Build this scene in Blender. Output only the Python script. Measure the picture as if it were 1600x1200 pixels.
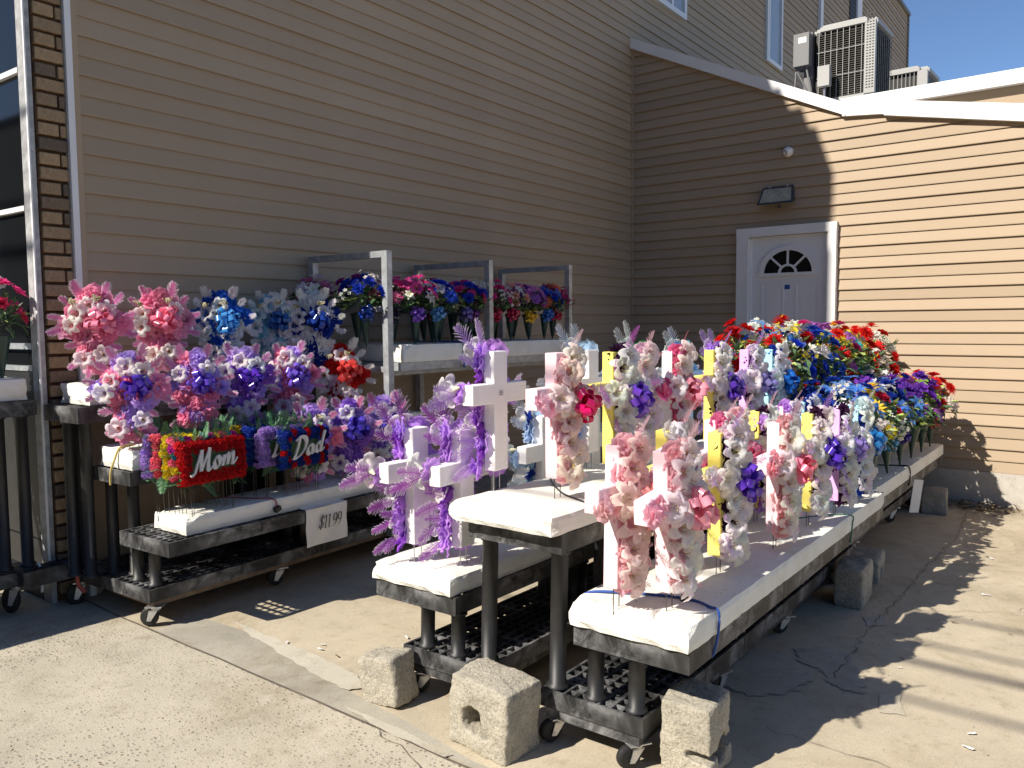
import bpy, bmesh, math, random
from mathutils import Vector, Matrix, noise

# ------------------------------------------------------------------ scene, camera, sky, sun
for o in list(bpy.data.objects):
    bpy.data.objects.remove(o)
S = bpy.context.scene
COL = S.collection
RAD = math.radians

F_PX, CAM_H = 1270.0, 1.65
YAW, PITCH, ROLL = .636, .072, -.008
fw = Vector((math.cos(YAW)*math.cos(PITCH), math.sin(YAW)*math.cos(PITCH), -math.sin(PITCH)))
rt = fw.cross(Vector((0, 0, 1))).normalized()
up = rt.cross(fw)
rt2 = math.cos(ROLL)*rt + math.sin(ROLL)*up
up2 = -math.sin(ROLL)*rt + math.cos(ROLL)*up
cam_data = bpy.data.cameras.new('camera')
cam = bpy.data.objects.new('camera', cam_data)
COL.objects.link(cam)
M3 = Matrix((rt2, up2, -fw)).transposed()
cam.matrix_world = Matrix.Translation((0, 0, CAM_H)) @ M3.to_4x4()
cam_data.sensor_fit = 'HORIZONTAL'
cam_data.sensor_width = 36.0
cam_data.lens = 36.0*F_PX/1600.0
cam_data.clip_end = 2000
cam_data.clip_start = 0.05
S.camera = cam

SUN_EL, SUN_AZ = 41.5, -19.5          # direction the light travels, azimuth from +X
world = bpy.data.worlds.new('World')
S.world = world
world.use_nodes = True
wn = world.node_tree
wn.nodes.clear()
sky = wn.nodes.new('ShaderNodeTexSky')
sky.sky_type = 'NISHITA'
sky.sun_disc = False
sky.sun_elevation = RAD(SUN_EL)
sky.sun_rotation = RAD(-70.5)
sky.air_density = 1.0
sky.dust_density = 0.1
sky.ozone_density = 5.0
sky.altitude = 2000
bg = wn.nodes.new('ShaderNodeBackground')
bg.inputs['Strength'].default_value = 0.068
wo = wn.nodes.new('ShaderNodeOutputWorld')
wn.links.new(sky.outputs[0], bg.inputs[0])
wn.links.new(bg.outputs[0], wo.inputs[0])

sd = bpy.data.lights.new('sun', 'SUN')
sd.energy = 3.6
sd.angle = RAD(0.53)
sd.color = (1.0, 0.93, 0.82)
sun = bpy.data.objects.new('sun', sd)
COL.objects.link(sun)
sun.location = (-20, 8, 20)
sdir = Vector((math.cos(RAD(SUN_EL))*math.cos(RAD(SUN_AZ)), math.cos(RAD(SUN_EL))*math.sin(RAD(SUN_AZ)), -math.sin(RAD(SUN_EL))))
sun.rotation_euler = sdir.to_track_quat('-Z', 'Y').to_euler()

S.view_settings.view_transform = 'Standard'
S.view_settings.look = 'None'
S.view_settings.exposure = 1.0
S.view_settings.gamma = 1.0
S.view_settings.use_curve_mapping = False
S.render.engine = 'CYCLES'

# ------------------------------------------------------------------ helpers
def gz(x, y):
    return -0.022*(x-2.3)+0.012*(y-1.8)

def lin(h):
    h = h.lstrip('#')
    r = []
    for i in (0, 2, 4):
        c = int(h[i:i+2], 16)/255.0
        r.append(c/12.92 if c <= .04045 else ((c+.055)/1.055)**2.4)
    return (r[0], r[1], r[2], 1.0)

class MB:
    def __init__(self):
        self.v = []; self.f = []; self.m = []; self.t = {}
    def add(self, vs, fs, mi=0):
        n = len(self.v)
        self.v += [tuple(p) for p in vs]
        for f in fs:
            self.f.append(tuple(i+n for i in f)); self.m.append(mi)
        return n
    def box(self, x0, x1, y0, y1, z0, z1, mi=0, mat=None):
        vs = [Vector((x, y, z)) for z in (z0, z1) for y in (y0, y1) for x in (x0, x1)]
        if mat is not None: vs = [mat @ p for p in vs]
        self.add(vs, [(0, 2, 3, 1), (4, 5, 7, 6), (0, 1, 5, 4), (2, 6, 7, 3), (0, 4, 6, 2), (1, 3, 7, 5)], mi)
    def tube(self, pts, r, n=8, mi=0, cap=True, r1=None):
        pts = [Vector(p) for p in pts]
        base = len(self.v); K = len(pts)
        vs = []; ref = None
        for i, p in enumerate(pts):
            d = (pts[min(i+1, K-1)]-pts[max(i-1, 0)]).normalized()
            if ref is None:
                ref = Vector((0, 0, 1)) if abs(d.z) < .9 else Vector((1, 0, 0))
            a = d.cross(ref).normalized(); b = d.cross(a).normalized()
            ref = -b if False else ref
            rr = r if r1 is None else r+(r1-r)*i/max(1, K-1)
            for k in range(n):
                t = 2*math.pi*k/n
                vs.append(p+a*math.cos(t)*rr+b*math.sin(t)*rr)
        fs = []
        for i in range(K-1):
            for k in range(n):
                k2 = (k+1) % n
                fs.append((i*n+k, i*n+k2, (i+1)*n+k2, (i+1)*n+k))
        if cap:
            fs.append(tuple(range(n-1, -1, -1))); fs.append(tuple((K-1)*n+k for k in range(n)))
        self.add(vs, fs, mi)
    def lathe(self, prof, n=20, mi=0, lobes=0, amp=0.0, mat=None):
        vs = []
        for (r, z) in prof:
            for k in range(n):
                t = 2*math.pi*k/n
                rr = r*(1+amp*(math.cos(lobes*t) if lobes else 0))
                p = Vector((rr*math.cos(t), rr*math.sin(t), z))
                vs.append(mat @ p if mat is not None else p)
        fs = []
        for i in range(len(prof)-1):
            for k in range(n):
                k2 = (k+1) % n
                fs.append((i*n+k, i*n+k2, (i+1)*n+k2, (i+1)*n+k))
        self.add(vs, fs, mi)
    def grid(self, rows, mi=0):
        R = len(rows); Cn = len(rows[0])
        self.add([p for r in rows for p in r], [(i*Cn+j, i*Cn+j+1, (i+1)*Cn+j+1, (i+1)*Cn+j) for i in range(R-1) for j in range(Cn-1)], mi)
    def mesh(self, name, mats, smooth=False):
        me = bpy.data.meshes.new(name)
        me.from_pydata(self.v, [], self.f)
        for m in mats: me.materials.append(m)
        me.polygons.foreach_set('material_index', self.m)
        if smooth: me.polygons.foreach_set('use_smooth', [True]*len(self.f))
        me.update()
        return me

def obj(name, me, parent=None, loc=(0, 0, 0), rot=None, scale=None, color=None, quat=None):
    o = bpy.data.objects.new(name, me)
    COL.objects.link(o)
    if parent is not None: o.parent = parent
    o.location = loc
    if quat is not None:
        o.rotation_mode = 'QUATERNION'; o.rotation_quaternion = quat
    elif rot is not None: o.rotation_euler = rot
    if scale is not None: o.scale = scale if hasattr(scale, '__len__') else (scale,)*3
    if color is not None: o.color = color
    return o

def tag(o, label=None, cat=None, group=None, kind=None):
    if label: o['label'] = label
    if cat: o['category'] = cat
    if group: o['group'] = group
    if kind: o['kind'] = kind
    return o

def thing(name, label, cat, loc=(0, 0, 0), rot=(0, 0, 0), group=None):
    o = bpy.data.objects.new(name, None)
    COL.objects.link(o)
    o.empty_display_size = .1
    o.location = loc; o.rotation_euler = rot
    return tag(o, label, cat, group)

# ------------------------------------------------------------------ materials
def newmat(name):
    m = bpy.data.materials.new(name); m.use_nodes = True
    nt = m.node_tree
    return m, nt, nt.nodes['Principled BSDF']

def N(nt, t, **kw):
    n = nt.nodes.new(t)
    for k, v in kw.items(): setattr(n, k, v)
    return n

def ramp(nt, fac, stops):
    r = N(nt, 'ShaderNodeValToRGB')
    els = r.color_ramp.elements
    while len(els) < len(stops): els.new(.5)
    for e, (p, c) in zip(els, stops):
        e.position = p; e.color = c if len(c) == 4 else (*c, 1)
    nt.links.new(fac, r.inputs[0])
    return r

def noise_node(nt, scale, detail=4, rough=.55, coord='Object', dist=0.0):
    tc = N(nt, 'ShaderNodeTexCoord'); n = N(nt, 'ShaderNodeTexNoise')
    n.inputs['Scale'].default_value = scale; n.inputs['Detail'].default_value = detail
    n.inputs['Roughness'].default_value = rough; n.inputs['Distortion'].default_value = dist
    nt.links.new(tc.outputs[coord], n.inputs['Vector'])
    return n

def mixc(nt, fac, a, b, blend='MIX'):
    m = N(nt, 'ShaderNodeMix', data_type='RGBA', blend_type=blend)
    for s, v in ((0, fac), (6, a), (7, b)):
        if hasattr(v, 'is_output') or hasattr(v, 'links'): nt.links.new(v, m.inputs[s])
        else: m.inputs[s].default_value = v if s == 0 else ((*v, 1) if len(v) == 3 else v)
    return m.outputs[2]

def bump(nt, p, h, strength=.3, dist=.01):
    b = N(nt, 'ShaderNodeBump')
    b.inputs['Strength'].default_value = strength; b.inputs['Distance'].default_value = dist
    nt.links.new(h, b.inputs['Height']); nt.links.new(b.outputs[0], p.inputs['Normal'])

def simple(name, c, rough=.6, metal=0.0, var=.12, scale=6.0, bmp=0.0, bscale=60.0, spec=.5, coord='Object'):
    m, nt, p = newmat(name)
    n = noise_node(nt, scale, 5, .6, coord)
    lo = tuple(x*(1-var) for x in c[:3]); hi = tuple(min(1, x*(1+var)) for x in c[:3])
    r = ramp(nt, n.outputs[0], [(.3, lo), (.7, hi)])
    nt.links.new(r.outputs[0], p.inputs['Base Color'])
    p.inputs['Roughness'].default_value = rough; p.inputs['Metallic'].default_value = metal
    p.inputs['Specular IOR Level'].default_value = spec
    if bmp:
        n2 = noise_node(nt, bscale, 3, .6, coord); bump(nt, p, n2.outputs[0], bmp, .01)
    return m

def make_siding():
    m, nt, p = newmat('vinyl_siding')
    n = noise_node(nt, .7, 6, .65)
    r = ramp(nt, n.outputs[0], [(.3, (.388, .298, .206)), (.7, (.432, .334, .235))])
    tc = N(nt, 'ShaderNodeTexCoord'); mp = N(nt, 'ShaderNodeMapping')
    mp.inputs['Scale'].default_value = (6, 6, 90)
    n2 = N(nt, 'ShaderNodeTexNoise'); n2.inputs['Scale'].default_value = 1.0; n2.inputs['Detail'].default_value = 5
    nt.links.new(tc.outputs['Object'], mp.inputs[0]); nt.links.new(mp.outputs[0], n2.inputs['Vector'])
    oi = N(nt, 'ShaderNodeObjectInfo')
    mr = N(nt, 'ShaderNodeMapRange'); mr.inputs[3].default_value = .94; mr.inputs[4].default_value = 1.05
    nt.links.new(oi.outputs['Random'], mr.inputs[0])
    vm = N(nt, 'ShaderNodeVectorMath', operation='SCALE')
    nt.links.new(r.outputs[0], vm.inputs[0]); nt.links.new(mr.outputs[0], vm.inputs['Scale'])
    nt.links.new(vm.outputs[0], p.inputs['Base Color'])
    p.inputs['Roughness'].default_value = .55; p.inputs['Specular IOR Level'].default_value = .18
    bump(nt, p, n2.outputs[0], .12, .004)
    return m
M_SIDING = make_siding()
M_SIDING_GREY = simple('grey_siding', (.36, .32, .29), .6, var=.06, scale=1)
M_WHITE = simple('white_painted_trim', (.80, .80, .80), .45, var=.04, scale=3)
M_JAMB = simple('weathered_shade_grey_trim', (.36, .36, .36), .55, var=.4, scale=14)  # white trim, its shaded face put into the grey colour
M_DOOR = simple('white_door_paint', (.78, .79, .80), .4, var=.03, scale=2)

def make_foam():
    m, nt, p = newmat('white_styrofoam')
    n = noise_node(nt, 5, 6, .65)
    r = ramp(nt, n.outputs[0], [(.25, (.70, .67, .56)), (.5, (.82, .81, .75)), (.8, (.86, .855, .81))])
    geo = N(nt, 'ShaderNodeNewGeometry'); sep = N(nt, 'ShaderNodeSeparateXYZ')
    nt.links.new(geo.outputs['Normal'], sep.inputs[0])
    n2 = noise_node(nt, 38, 4, .7); n2b = noise_node(nt, 4, 3, .6)
    sp = ramp(nt, n2.outputs[0], [(.60, (0, 0, 0)), (.70, (1, 1, 1))])
    sp2 = ramp(nt, n2b.outputs[0], [(.40, (0, 0, 0)), (.65, (1, 1, 1))])
    upm = N(nt, 'ShaderNodeMapRange'); upm.inputs[1].default_value = .6; upm.inputs[2].default_value = .95
    upm.inputs[4].default_value = .75
    nt.links.new(sep.outputs[2], upm.inputs[0])
    a = N(nt, 'ShaderNodeMath', operation='MULTIPLY'); b = N(nt, 'ShaderNodeMath', operation='MULTIPLY')
    nt.links.new(sp.outputs[0], a.inputs[0]); nt.links.new(sp2.outputs[0], a.inputs[1])
    nt.links.new(a.outputs[0], b.inputs[0]); nt.links.new(upm.outputs[0], b.inputs[1])
    g = N(nt, 'ShaderNodeMath', operation='MULTIPLY'); g.inputs[1].default_value = .28
    nt.links.new(upm.outputs[0], g.inputs[0])
    c1 = mixc(nt, g.outputs[0], r.outputs[0], (.62, .58, .50))
    c2 = mixc(nt, b.outputs[0], c1, (.16, .13, .10))
    nt.links.new(c2, p.inputs['Base Color'])
    p.inputs['Roughness'].default_value = .8; p.inputs['Specular IOR Level'].default_value = .25
    tc = N(nt, 'ShaderNodeTexCoord'); v = N(nt, 'ShaderNodeTexVoronoi'); v.inputs['Scale'].default_value = 130
    nt.links.new(tc.outputs['Object'], v.inputs['Vector'])
    bump(nt, p, v.outputs['Distance'], .35, .004)
    return m
M_FOAM = make_foam()

def make_plastic():
    m, nt, p = newmat('black_recycled_plastic')
    n = noise_node(nt, 9, 7, .7, 'Object', .6)
    geo = N(nt, 'ShaderNodeNewGeometry')
    r = ramp(nt, n.outputs[0], [(.40, (0, 0, 0)), (.66, (1, 1, 1))])
    n2 = noise_node(nt, 3.2, 3, .55)
    r2 = ramp(nt, n2.outputs[0], [(.40, (0, 0, 0)), (.60, (1, 1, 1))])
    a = N(nt, 'ShaderNodeMath', operation='MULTIPLY')
    nt.links.new(r.outputs[0], a.inputs[0]); nt.links.new(r2.outputs[0], a.inputs[1])
    c = mixc(nt, a.outputs[0], (.017, .017, .018), (.26, .26, .265))
    nt.links.new(c, p.inputs['Base Color'])
    p.inputs['Roughness'].default_value = .55; p.inputs['Specular IOR Level'].default_value = .4
    n3 = noise_node(nt, 120, 3, .6); bump(nt, p, n3.outputs[0], .15, .003)
    return m
M_PLASTIC = make_plastic()
M_BLACK = simple('black_tube_plastic', (.018, .018, .019), .5, var=.3, scale=12)
M_RUBBER = simple('black_rubber', (.012, .012, .012), .65, var=.3)
M_STEEL = simple('zinc_steel', (.55, .56, .58), .38, .85, var=.2, scale=20)

def make_galv():
    m, nt, p = newmat('galvanised_steel')
    n = noise_node(nt, 14, 6, .7)
    r = ramp(nt, n.outputs[0], [(.3, (.30, .32, .34)), (.55, (.47, .50, .52)), (.75, (.66, .68, .69))])
    nt.links.new(r.outputs[0], p.inputs['Base Color'])
    p.inputs['Roughness'].default_value = .5; p.inputs['Metallic'].default_value = .55
    return m
M_GALV = make_galv()
M_PLYWOOD = simple('weathered_plywood', (.16, .11, .07), .8, var=.35, scale=14)
M_WIRE = simple('stake_wire', (.10, .09, .08), .5, .5, var=.2)
M_GALVWIRE = simple('bright_stake_wire', (.5, .5, .48), .4, .7, var=.1)
M_SHEET = simple('dark_caulk', (.13, .105, .08), .9, var=.4, scale=20)

def make_block():
    m, nt, p = newmat('cinder_block_concrete')
    n = noise_node(nt, 6, 6, .65); n2 = noise_node(nt, 90, 4, .75)
    r = ramp(nt, n.outputs[0], [(.25, (.36, .335, .28)), (.55, (.50, .46, .375)), (.8, (.58, .53, .43))])
    r2 = ramp(nt, n2.outputs[0], [(.30, (.5, .5, .5)), (.5, (1, 1, 1)), (.75, (1.25, 1.22, 1.15))])
    c = mixc(nt, 1.0, r.outputs[0], r2.outputs[0], 'MULTIPLY')
    nt.links.new(c, p.inputs['Base Color'])
    p.inputs['Roughness'].default_value = .95; p.inputs['Specular IOR Level'].default_value = .1
    bump(nt, p, n2.outputs[0], .9, .012)
    return m
M_BLOCK = make_block()

def make_concrete(name, c, agg=0.0, seed=0.0):
    m, nt, p = newmat(name)
    tc = N(nt, 'ShaderNodeTexCoord'); mp = N(nt, 'ShaderNodeMapping'); mp.inputs['Location'].default_value = (seed, seed*1.7, 0)
    nt.links.new(tc.outputs['Object'], mp.inputs[0])
    def nn(s, d=5, r=.6, di=0):
        n = N(nt, 'ShaderNodeTexNoise'); n.inputs['Scale'].default_value = s; n.inputs['Detail'].default_value = d
        n.inputs['Roughness'].default_value = r; n.inputs['Distortion'].default_value = di
        nt.links.new(mp.outputs[0], n.inputs['Vector']); return n
    a = nn(1.3, 6, .62, .5); b = nn(11, 6, .7); f = nn(170, 3, .6)
    ra = ramp(nt, a.outputs[0], [(.25, tuple(x*.74 for x in c)), (.48, c), (.78, tuple(x*1.16 for x in c))])
    rb = ramp(nt, b.outputs[0], [(.25, (.76, .74, .70)), (.45, (1, 1, 1)), (.8, (1.10, 1.10, 1.11))])
    cc = mixc(nt, 1.0, ra.outputs[0], rb.outputs[0], 'MULTIPLY')
    rf = ramp(nt, f.outputs[0], [(.28, (.78, .78, .78)), (.5, (1, 1, 1)), (.72, (1.12, 1.12, 1.1))])
    cc = mixc(nt, 1.0, cc, rf.outputs[0], 'MULTIPLY')
    st = nn(.55, 7, .72, 1.2)
    rs = ramp(nt, st.outputs[0], [(.50, (1, 1, 1)), (.60, (.80, .77, .72)), (.66, (1, 1, 1)), (.74, (1.08, 1.08, 1.07))])
    cc = mixc(nt, .8, cc, rs.outputs[0], 'MULTIPLY')
    sp_ = nn(26, 3, .7); rsp = ramp(nt, sp_.outputs[0], [(.27, (.62, .58, .52)), (.34, (1, 1, 1))])
    cc = mixc(nt, .7, cc, rsp.outputs[0], 'MULTIPLY')
    h = f.outputs[0]; hs = .25
    if agg:
        v = N(nt, 'ShaderNodeTexVoronoi'); v.inputs['Scale'].default_value = 52; v.inputs['Randomness'].default_value = 1
        nt.links.new(mp.outputs[0], v.inputs['Vector'])
        w = nn(1.1, 5, .65, .8)
        area = ramp(nt, w.outputs[0], [(.42, (0, 0, 0)), (.62, (1, 1, 1))])
        peb = ramp(nt, v.outputs['Distance'], [(.22, (1, 1, 1)), (.40, (0, 0, 0))])
        sepc = N(nt, 'ShaderNodeSeparateColor'); nt.links.new(v.outputs['Color'], sepc.inputs[0])
        sel = ramp(nt, sepc.outputs[0], [(.35, (0, 0, 0)), (.42, (1, 1, 1))])
        k = N(nt, 'ShaderNodeMath', operation='MULTIPLY'); k2 = N(nt, 'ShaderNodeMath', operation='MULTIPLY')
        nt.links.new(peb.outputs[0], k.inputs[0]); nt.links.new(sel.outputs[0], k.inputs[1])
        ar = N(nt, 'ShaderNodeMapRange'); ar.inputs[3].default_value = .30; ar.inputs[4].default_value = agg
        nt.links.new(area.outputs[0], ar.inputs[0])
        nt.links.new(k.outputs[0], k2.inputs[0]); nt.links.new(ar.outputs[0], k2.inputs[1])
        pc = ramp(nt, sepc.outputs[1], [(0, (.15, .11, .075)), (.35, (.24, .19, .13)), (.6, (.30, .26, .21)), (.85, (.20, .20, .20)), (1, (.40, .36, .30))])
        cc = mixc(nt, k2.outputs[0], cc, pc.outputs[0])
        ad = N(nt, 'ShaderNodeMath', operation='ADD')
        nt.links.new(f.outputs[0], ad.inputs[0]); nt.links.new(k2.outputs[0], ad.inputs[1])
        h = ad.outputs[0]; hs = .5
    nt.links.new(cc, p.inputs['Base Color'])
    p.inputs['Roughness'].default_value = .9; p.inputs['Specular IOR Level'].default_value = .2
    bump(nt, p, h, hs, .006)
    return m
M_CONC = make_concrete('tan_concrete', (.475, .41, .305))
M_CONC2 = make_concrete('grey_concrete_strip', (.39, .36, .295), 0, 3.1)
M_AGG = make_concrete('pebbled_concrete', (.47, .425, .335), .9, 7.7)
M_PATCH = make_concrete('pale_patch_concrete', (.50, .46, .375), 0, 5.5)
M_PATCH2 = make_concrete('grey_patch_concrete', (.47, .43, .36), 0, 9.5)
M_FOUND = make_concrete('foundation_concrete', (.46, .43, .38), 0, 2.2)

def make_brick():
    m, nt, p = newmat('tan_brick')
    oi = N(nt, 'ShaderNodeObjectInfo')
    r = ramp(nt, oi.outputs['Random'], [(0, (.13, .10, .075)), (.3, (.30, .21, .125)), (.65, (.40, .28, .16)), (1, (.26, .18, .11))])
    n = noise_node(nt, 70, 4, .7)
    r2 = ramp(nt, n.outputs[0], [(.3, (.7, .7, .7)), (.6, (1.1, 1.1, 1.1))])
    c = mixc(nt, 1.0, r.outputs[0], r2.outputs[0], 'MULTIPLY')
    nt.links.new(c, p.inputs['Base Color'])
    p.inputs['Roughness'].default_value = .9
    bump(nt, p, n.outputs[0], .5, .006)
    return m
M_BRICK = make_brick()
M_MORTAR = simple('dark_brown_mortar', (.11, .055, .03), .95, var=.3, scale=30)

def make_glass(name, c, rough=.04):
    m, nt, p = newmat(name)
    p.inputs['Base Color'].default_value = (*c, 1)
    p.inputs['Roughness'].default_value = rough; p.inputs['Specular IOR Level'].default_value = .6
    n = noise_node(nt, .8, 2); bump(nt, p, n.outputs[0], .03, .02)
    return m
M_GLASS = make_glass('dark_window_glass', (.010, .011, .012)); M_GLASS.node_tree.nodes['Principled BSDF'].inputs['Specular IOR Level'].default_value = .18
M_GLASS2 = make_glass('sky_tinted_window_glass', (.34, .39, .45), .12)  # pale blue base colour stands in for reflected sky

def petal_mat(name, rough, transl, spec=.3, sheen=0.0, tip=False, metallic=0.0):
    m, nt, p = newmat(name)
    oi = N(nt, 'ShaderNodeObjectInfo')
    n = noise_node(nt, 2.2, 3, .6)
    r = ramp(nt, n.outputs[0], [(.3, (.88, .88, .88)), (.7, (1.12, 1.12, 1.12))])
    c = mixc(nt, 1.0, oi.outputs['Color'], r.outputs[0], 'MULTIPLY')
    if tip:
        at = N(nt, 'ShaderNodeAttribute'); at.attribute_name = 'tip'
        c = mixc(nt, at.outputs['Fac'], c, (.84, .82, .84))
    nt.links.new(c, p.inputs['Base Color'])
    p.inputs['Roughness'].default_value = rough; p.inputs['Specular IOR Level'].default_value = spec
    out = nt.nodes['Material Output']
    if transl:
        t = N(nt, 'ShaderNodeBsdfTranslucent'); nt.links.new(c, t.inputs[0])
        mx = N(nt, 'ShaderNodeMixShader'); mx.inputs[0].default_value = transl
        nt.links.new(p.outputs[0], mx.inputs[1]); nt.links.new(t.outputs[0], mx.inputs[2])
        nt.links.new(mx.outputs[0], out.inputs[0])
    return m
M_PETAL = petal_mat('dyed_fabric_petal', .7, .52)
M_FEATHER = petal_mat('dyed_feather_plastic', .55, .42, tip=True)
M_FEATHER_PLAIN = petal_mat('plain_feather_plastic', .5, .42)
M_SATIN = petal_mat('satin_ribbon', .22, .28, .8)
M_PAINTFOAM = petal_mat('painted_foam', .75, 0, .25)
_nt = M_PAINTFOAM.node_tree; _p = _nt.nodes['Principled BSDF']
_tc = N(_nt, 'ShaderNodeTexCoord'); _v = N(_nt, 'ShaderNodeTexVoronoi'); _v.inputs['Scale'].default_value = 170
_nt.links.new(_tc.outputs['Object'], _v.inputs['Vector']); bump(_nt, _p, _v.outputs['Distance'], .4, .003)
M_STAMEN = simple('stamen_yellow_green', (.42, .34, .08), .6, var=.4, scale=9, coord='Generated')
M_THROAT = simple('lily_throat', (.62, .62, .42), .7, var=.15, coord='Generated')
M_LEAF = simple('dark_green_leaf', (.045, .10, .035), .5, var=.5, scale=5)
M_FERN = simple('fern_green', (.075, .20, .085), .55, var=.4, scale=8)
M_LIME = simple('lime_sprig', (.30, .38, .10), .6, var=.3, scale=8)
M_BUD = simple('cream_buds', (.66, .60, .40), .7, var=.15, scale=20)
M_OLIVE = simple('olive_leaf', (.20, .18, .05), .6, var=.3)
M_CONE = simple('dark_green_vase_plastic', (.018, .055, .042), .35, var=.25, scale=9)
M_PAPER = simple('white_paper', (.72, .72, .71), .6, var=.10, scale=6)
M_INK = simple('black_ink', (.01, .01, .01), .6)
M_SILVER = simple('silver_lettering', (.62, .62, .63), .45, .1, var=.08)
M_ACDARK = simple('condenser_coil_dark', (.03, .03, .03), .6, var=.3)
M_ACGREY = simple('grey_painted_cabinet', (.38, .38, .37), .5, var=.06, scale=2)
M_ACDK = simple('dark_grey_cabinet', (.17, .17, .175), .5, var=.08, scale=2)
M_ACFIN = simple('condenser_fins', (.12, .115, .105), .55, var=.15)
M_DARKFAC = simple('dark_facade', (.016, .017, .016), .9, var=.5, scale=.5)
M_ROOF = simple('roof_membrane', (.42, .41, .39), .85, var=.15, scale=2)
M_LAMPGLASS = simple('lamp_lens', (.40, .37, .28), .25, var=.25, scale=8)
M_BRONZE = simple('dark_bronze_housing', (.045, .048, .06), .45, var=.2)
M_BLUE = simple('blue_bungee', (.02, .08, .35), .6, var=.2, scale=60)
M_YELLOW = simple('yellow_rope', (.55, .42, .14), .7, var=.15)
M_RED = simple('red_strap', (.40, .08, .07), .6, var=.2)
M_GREENCORD = simple('green_cord', (.02, .16, .10), .6)
M_DEBRIS = simple('dry_leaf_litter', (.20, .14, .08), .9, var=.5, scale=30)

# ------------------------------------------------------------------ ground
def ground_sheet(name, pts, mat, lift=0.0, kind='structure', thick=None):
    mb = MB()
    vs = [(x, y, gz(x, y)+lift) for x, y in pts]
    if thick:
        lo = [(x, y, gz(x, y)+lift-thick) for x, y in pts]
        n = len(pts)
        mb.add(vs+lo, [tuple(range(n))]+[(i, i+n, (i+1) % n+n, (i+1) % n) for i in range(n)])
    else:
        mb.add(vs, [tuple(range(len(vs)))])
    o = obj(name, mb.mesh(name, [mat])); tag(o, kind=kind)
    return o

def wobble(pts, amp, sub, seed):
    R = random.Random(seed); out = []
    n = len(pts)
    for i in range(n):
        a = Vector((*pts[i], 0)); b = Vector((*pts[(i+1) % n], 0))
        d = b-a; nn = Vector((-d.y, d.x, 0)).normalized()
        for k in range(sub):
            t = k/sub
            p = a+d*t+nn*R.uniform(-amp, amp)*(1 if k else .4)
            out.append((p.x, p.y))
    return out

ground_sheet('ground', [(-150, -150), (200, -150), (200, 150), (-150, 150)], M_CONC, -0.004)
def seam_x(y): return 2.255+.012*(y-2.5)
seam_pts = [(seam_x(y)+random.Random(int(y*100)).uniform(-.006, .006), y) for y in [-12+.25*i for i in range(110)]]
ground_sheet('sidewalk', [(-9, 15.25), (-9, -12)]+seam_pts, M_AGG, .0)
# thin darker caulk in the joint, pale strip of concrete beside it
ground_sheet('pavement_joint', seam_pts+[(x+.012, y) for x, y in reversed(seam_pts)], M_SHEET, .001)
s2 = [(2.56, 4.1), (2.585, 3.5), (2.42, 2.7), (2.37, 2.3), (2.30, 1.9), (2.30, -12)]
ground_sheet('concrete_strip', [(seam_x(y)+.014, y) for y in [-12, 0, 2, 4.1]]+s2, M_CONC2, .0)
ground_sheet('pale_concrete_patch', wobble([(2.63, 3.88), (2.62, 3.67), (2.60, 3.27), (2.57, 2.9), (2.51, 2.68), (2.42, 2.72), (2.44, 2.94), (2.49, 3.25), (2.545, 3.6)], .012, 5, 3), M_PATCH, .004)
ground_sheet('pale_joint_patch', wobble([(2.30, 2.62), (2.31, 2.3), (2.28, 1.98), (2.245, 2.0), (2.255, 2.35)], .008, 4, 12), M_PATCH, .005)
ground_sheet('grey_concrete_patch', wobble([(4.03, 1.48), (4.13, 1.34), (4.02, 1.23), (3.88, 1.09), (3.69, 1.11), (3.5, 1.27), (3.6, 1.5)], .022, 7, 5), M_PATCH2, .0)
ground_sheet('grey_concrete_patch', wobble([(4.19, 1.28), (4.35, 1.16), (4.32, 1.04), (3.96, .88), (3.84, .86), (3.86, 1.0), (4.0, 1.07), (4.04, 1.2)], .022, 7, 6), M_PATCH2, .0)
ground_sheet('grey_concrete_patch', wobble([(4.95, 1.12), (5.05, 1.02), (4.88, .98), (4.8, 1.06)], .008, 3, 7), M_PATCH2, .0)
ground_sheet('pale_concrete_patch', wobble([(3.9, .80), (3.96, .72), (3.74, .66), (3.70, .76)], .012, 3, 8), M_PATCH, .0)
def crack(pts, w, seed, name='pavement_crack'):
    R = random.Random(seed); L = []; Rr = []
    for i in range(len(pts)-1):
        a, b = Vector((*pts[i], 0)), Vector((*pts[i+1], 0))
        K = max(2, int((b-a).length/.05)); d = (b-a).normalized(); nn = Vector((-d.y, d.x, 0))
        for k in range(K):
            p = a+(b-a)*k/K+nn*R.uniform(-.018, .018); ww = w*.6*R.uniform(.2, 1)
            L.append((p.x+nn.x*ww, p.y+nn.y*ww)); Rr.append((p.x-nn.x*ww, p.y-nn.y*ww))
    ground_sheet(name, L+Rr[::-1], M_SHEET, .004)
crack([(3.95, 1.02), (4.34, 1.02), (4.66, 1.05), (5.08, 1.02), (6.16, 1.01), (7.45, .98), (8.66, 1.05)], .006, 1)
crack([(3.24, 1.1), (3.23, .62), (3.22, .1), (3.2, -1.5)], .004, 2)
crack([(2.28, 2.45), (2.05, 1.75), (1.9, 1.3)], .005, 3)
crack([(5.2, 1.0), (5.6, .4), (6.4, .2)], .003, 4)

M_ASPH = make_concrete('asphalt', (.055, .053, .05), 0, 4.4)
ground_sheet('road', [(-.6, -150), (-.6, 150), (-11, 150), (-11, -150)], M_ASPH, .006)  # unseen asphalt added to cut light bounced onto the shaded wall
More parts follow.
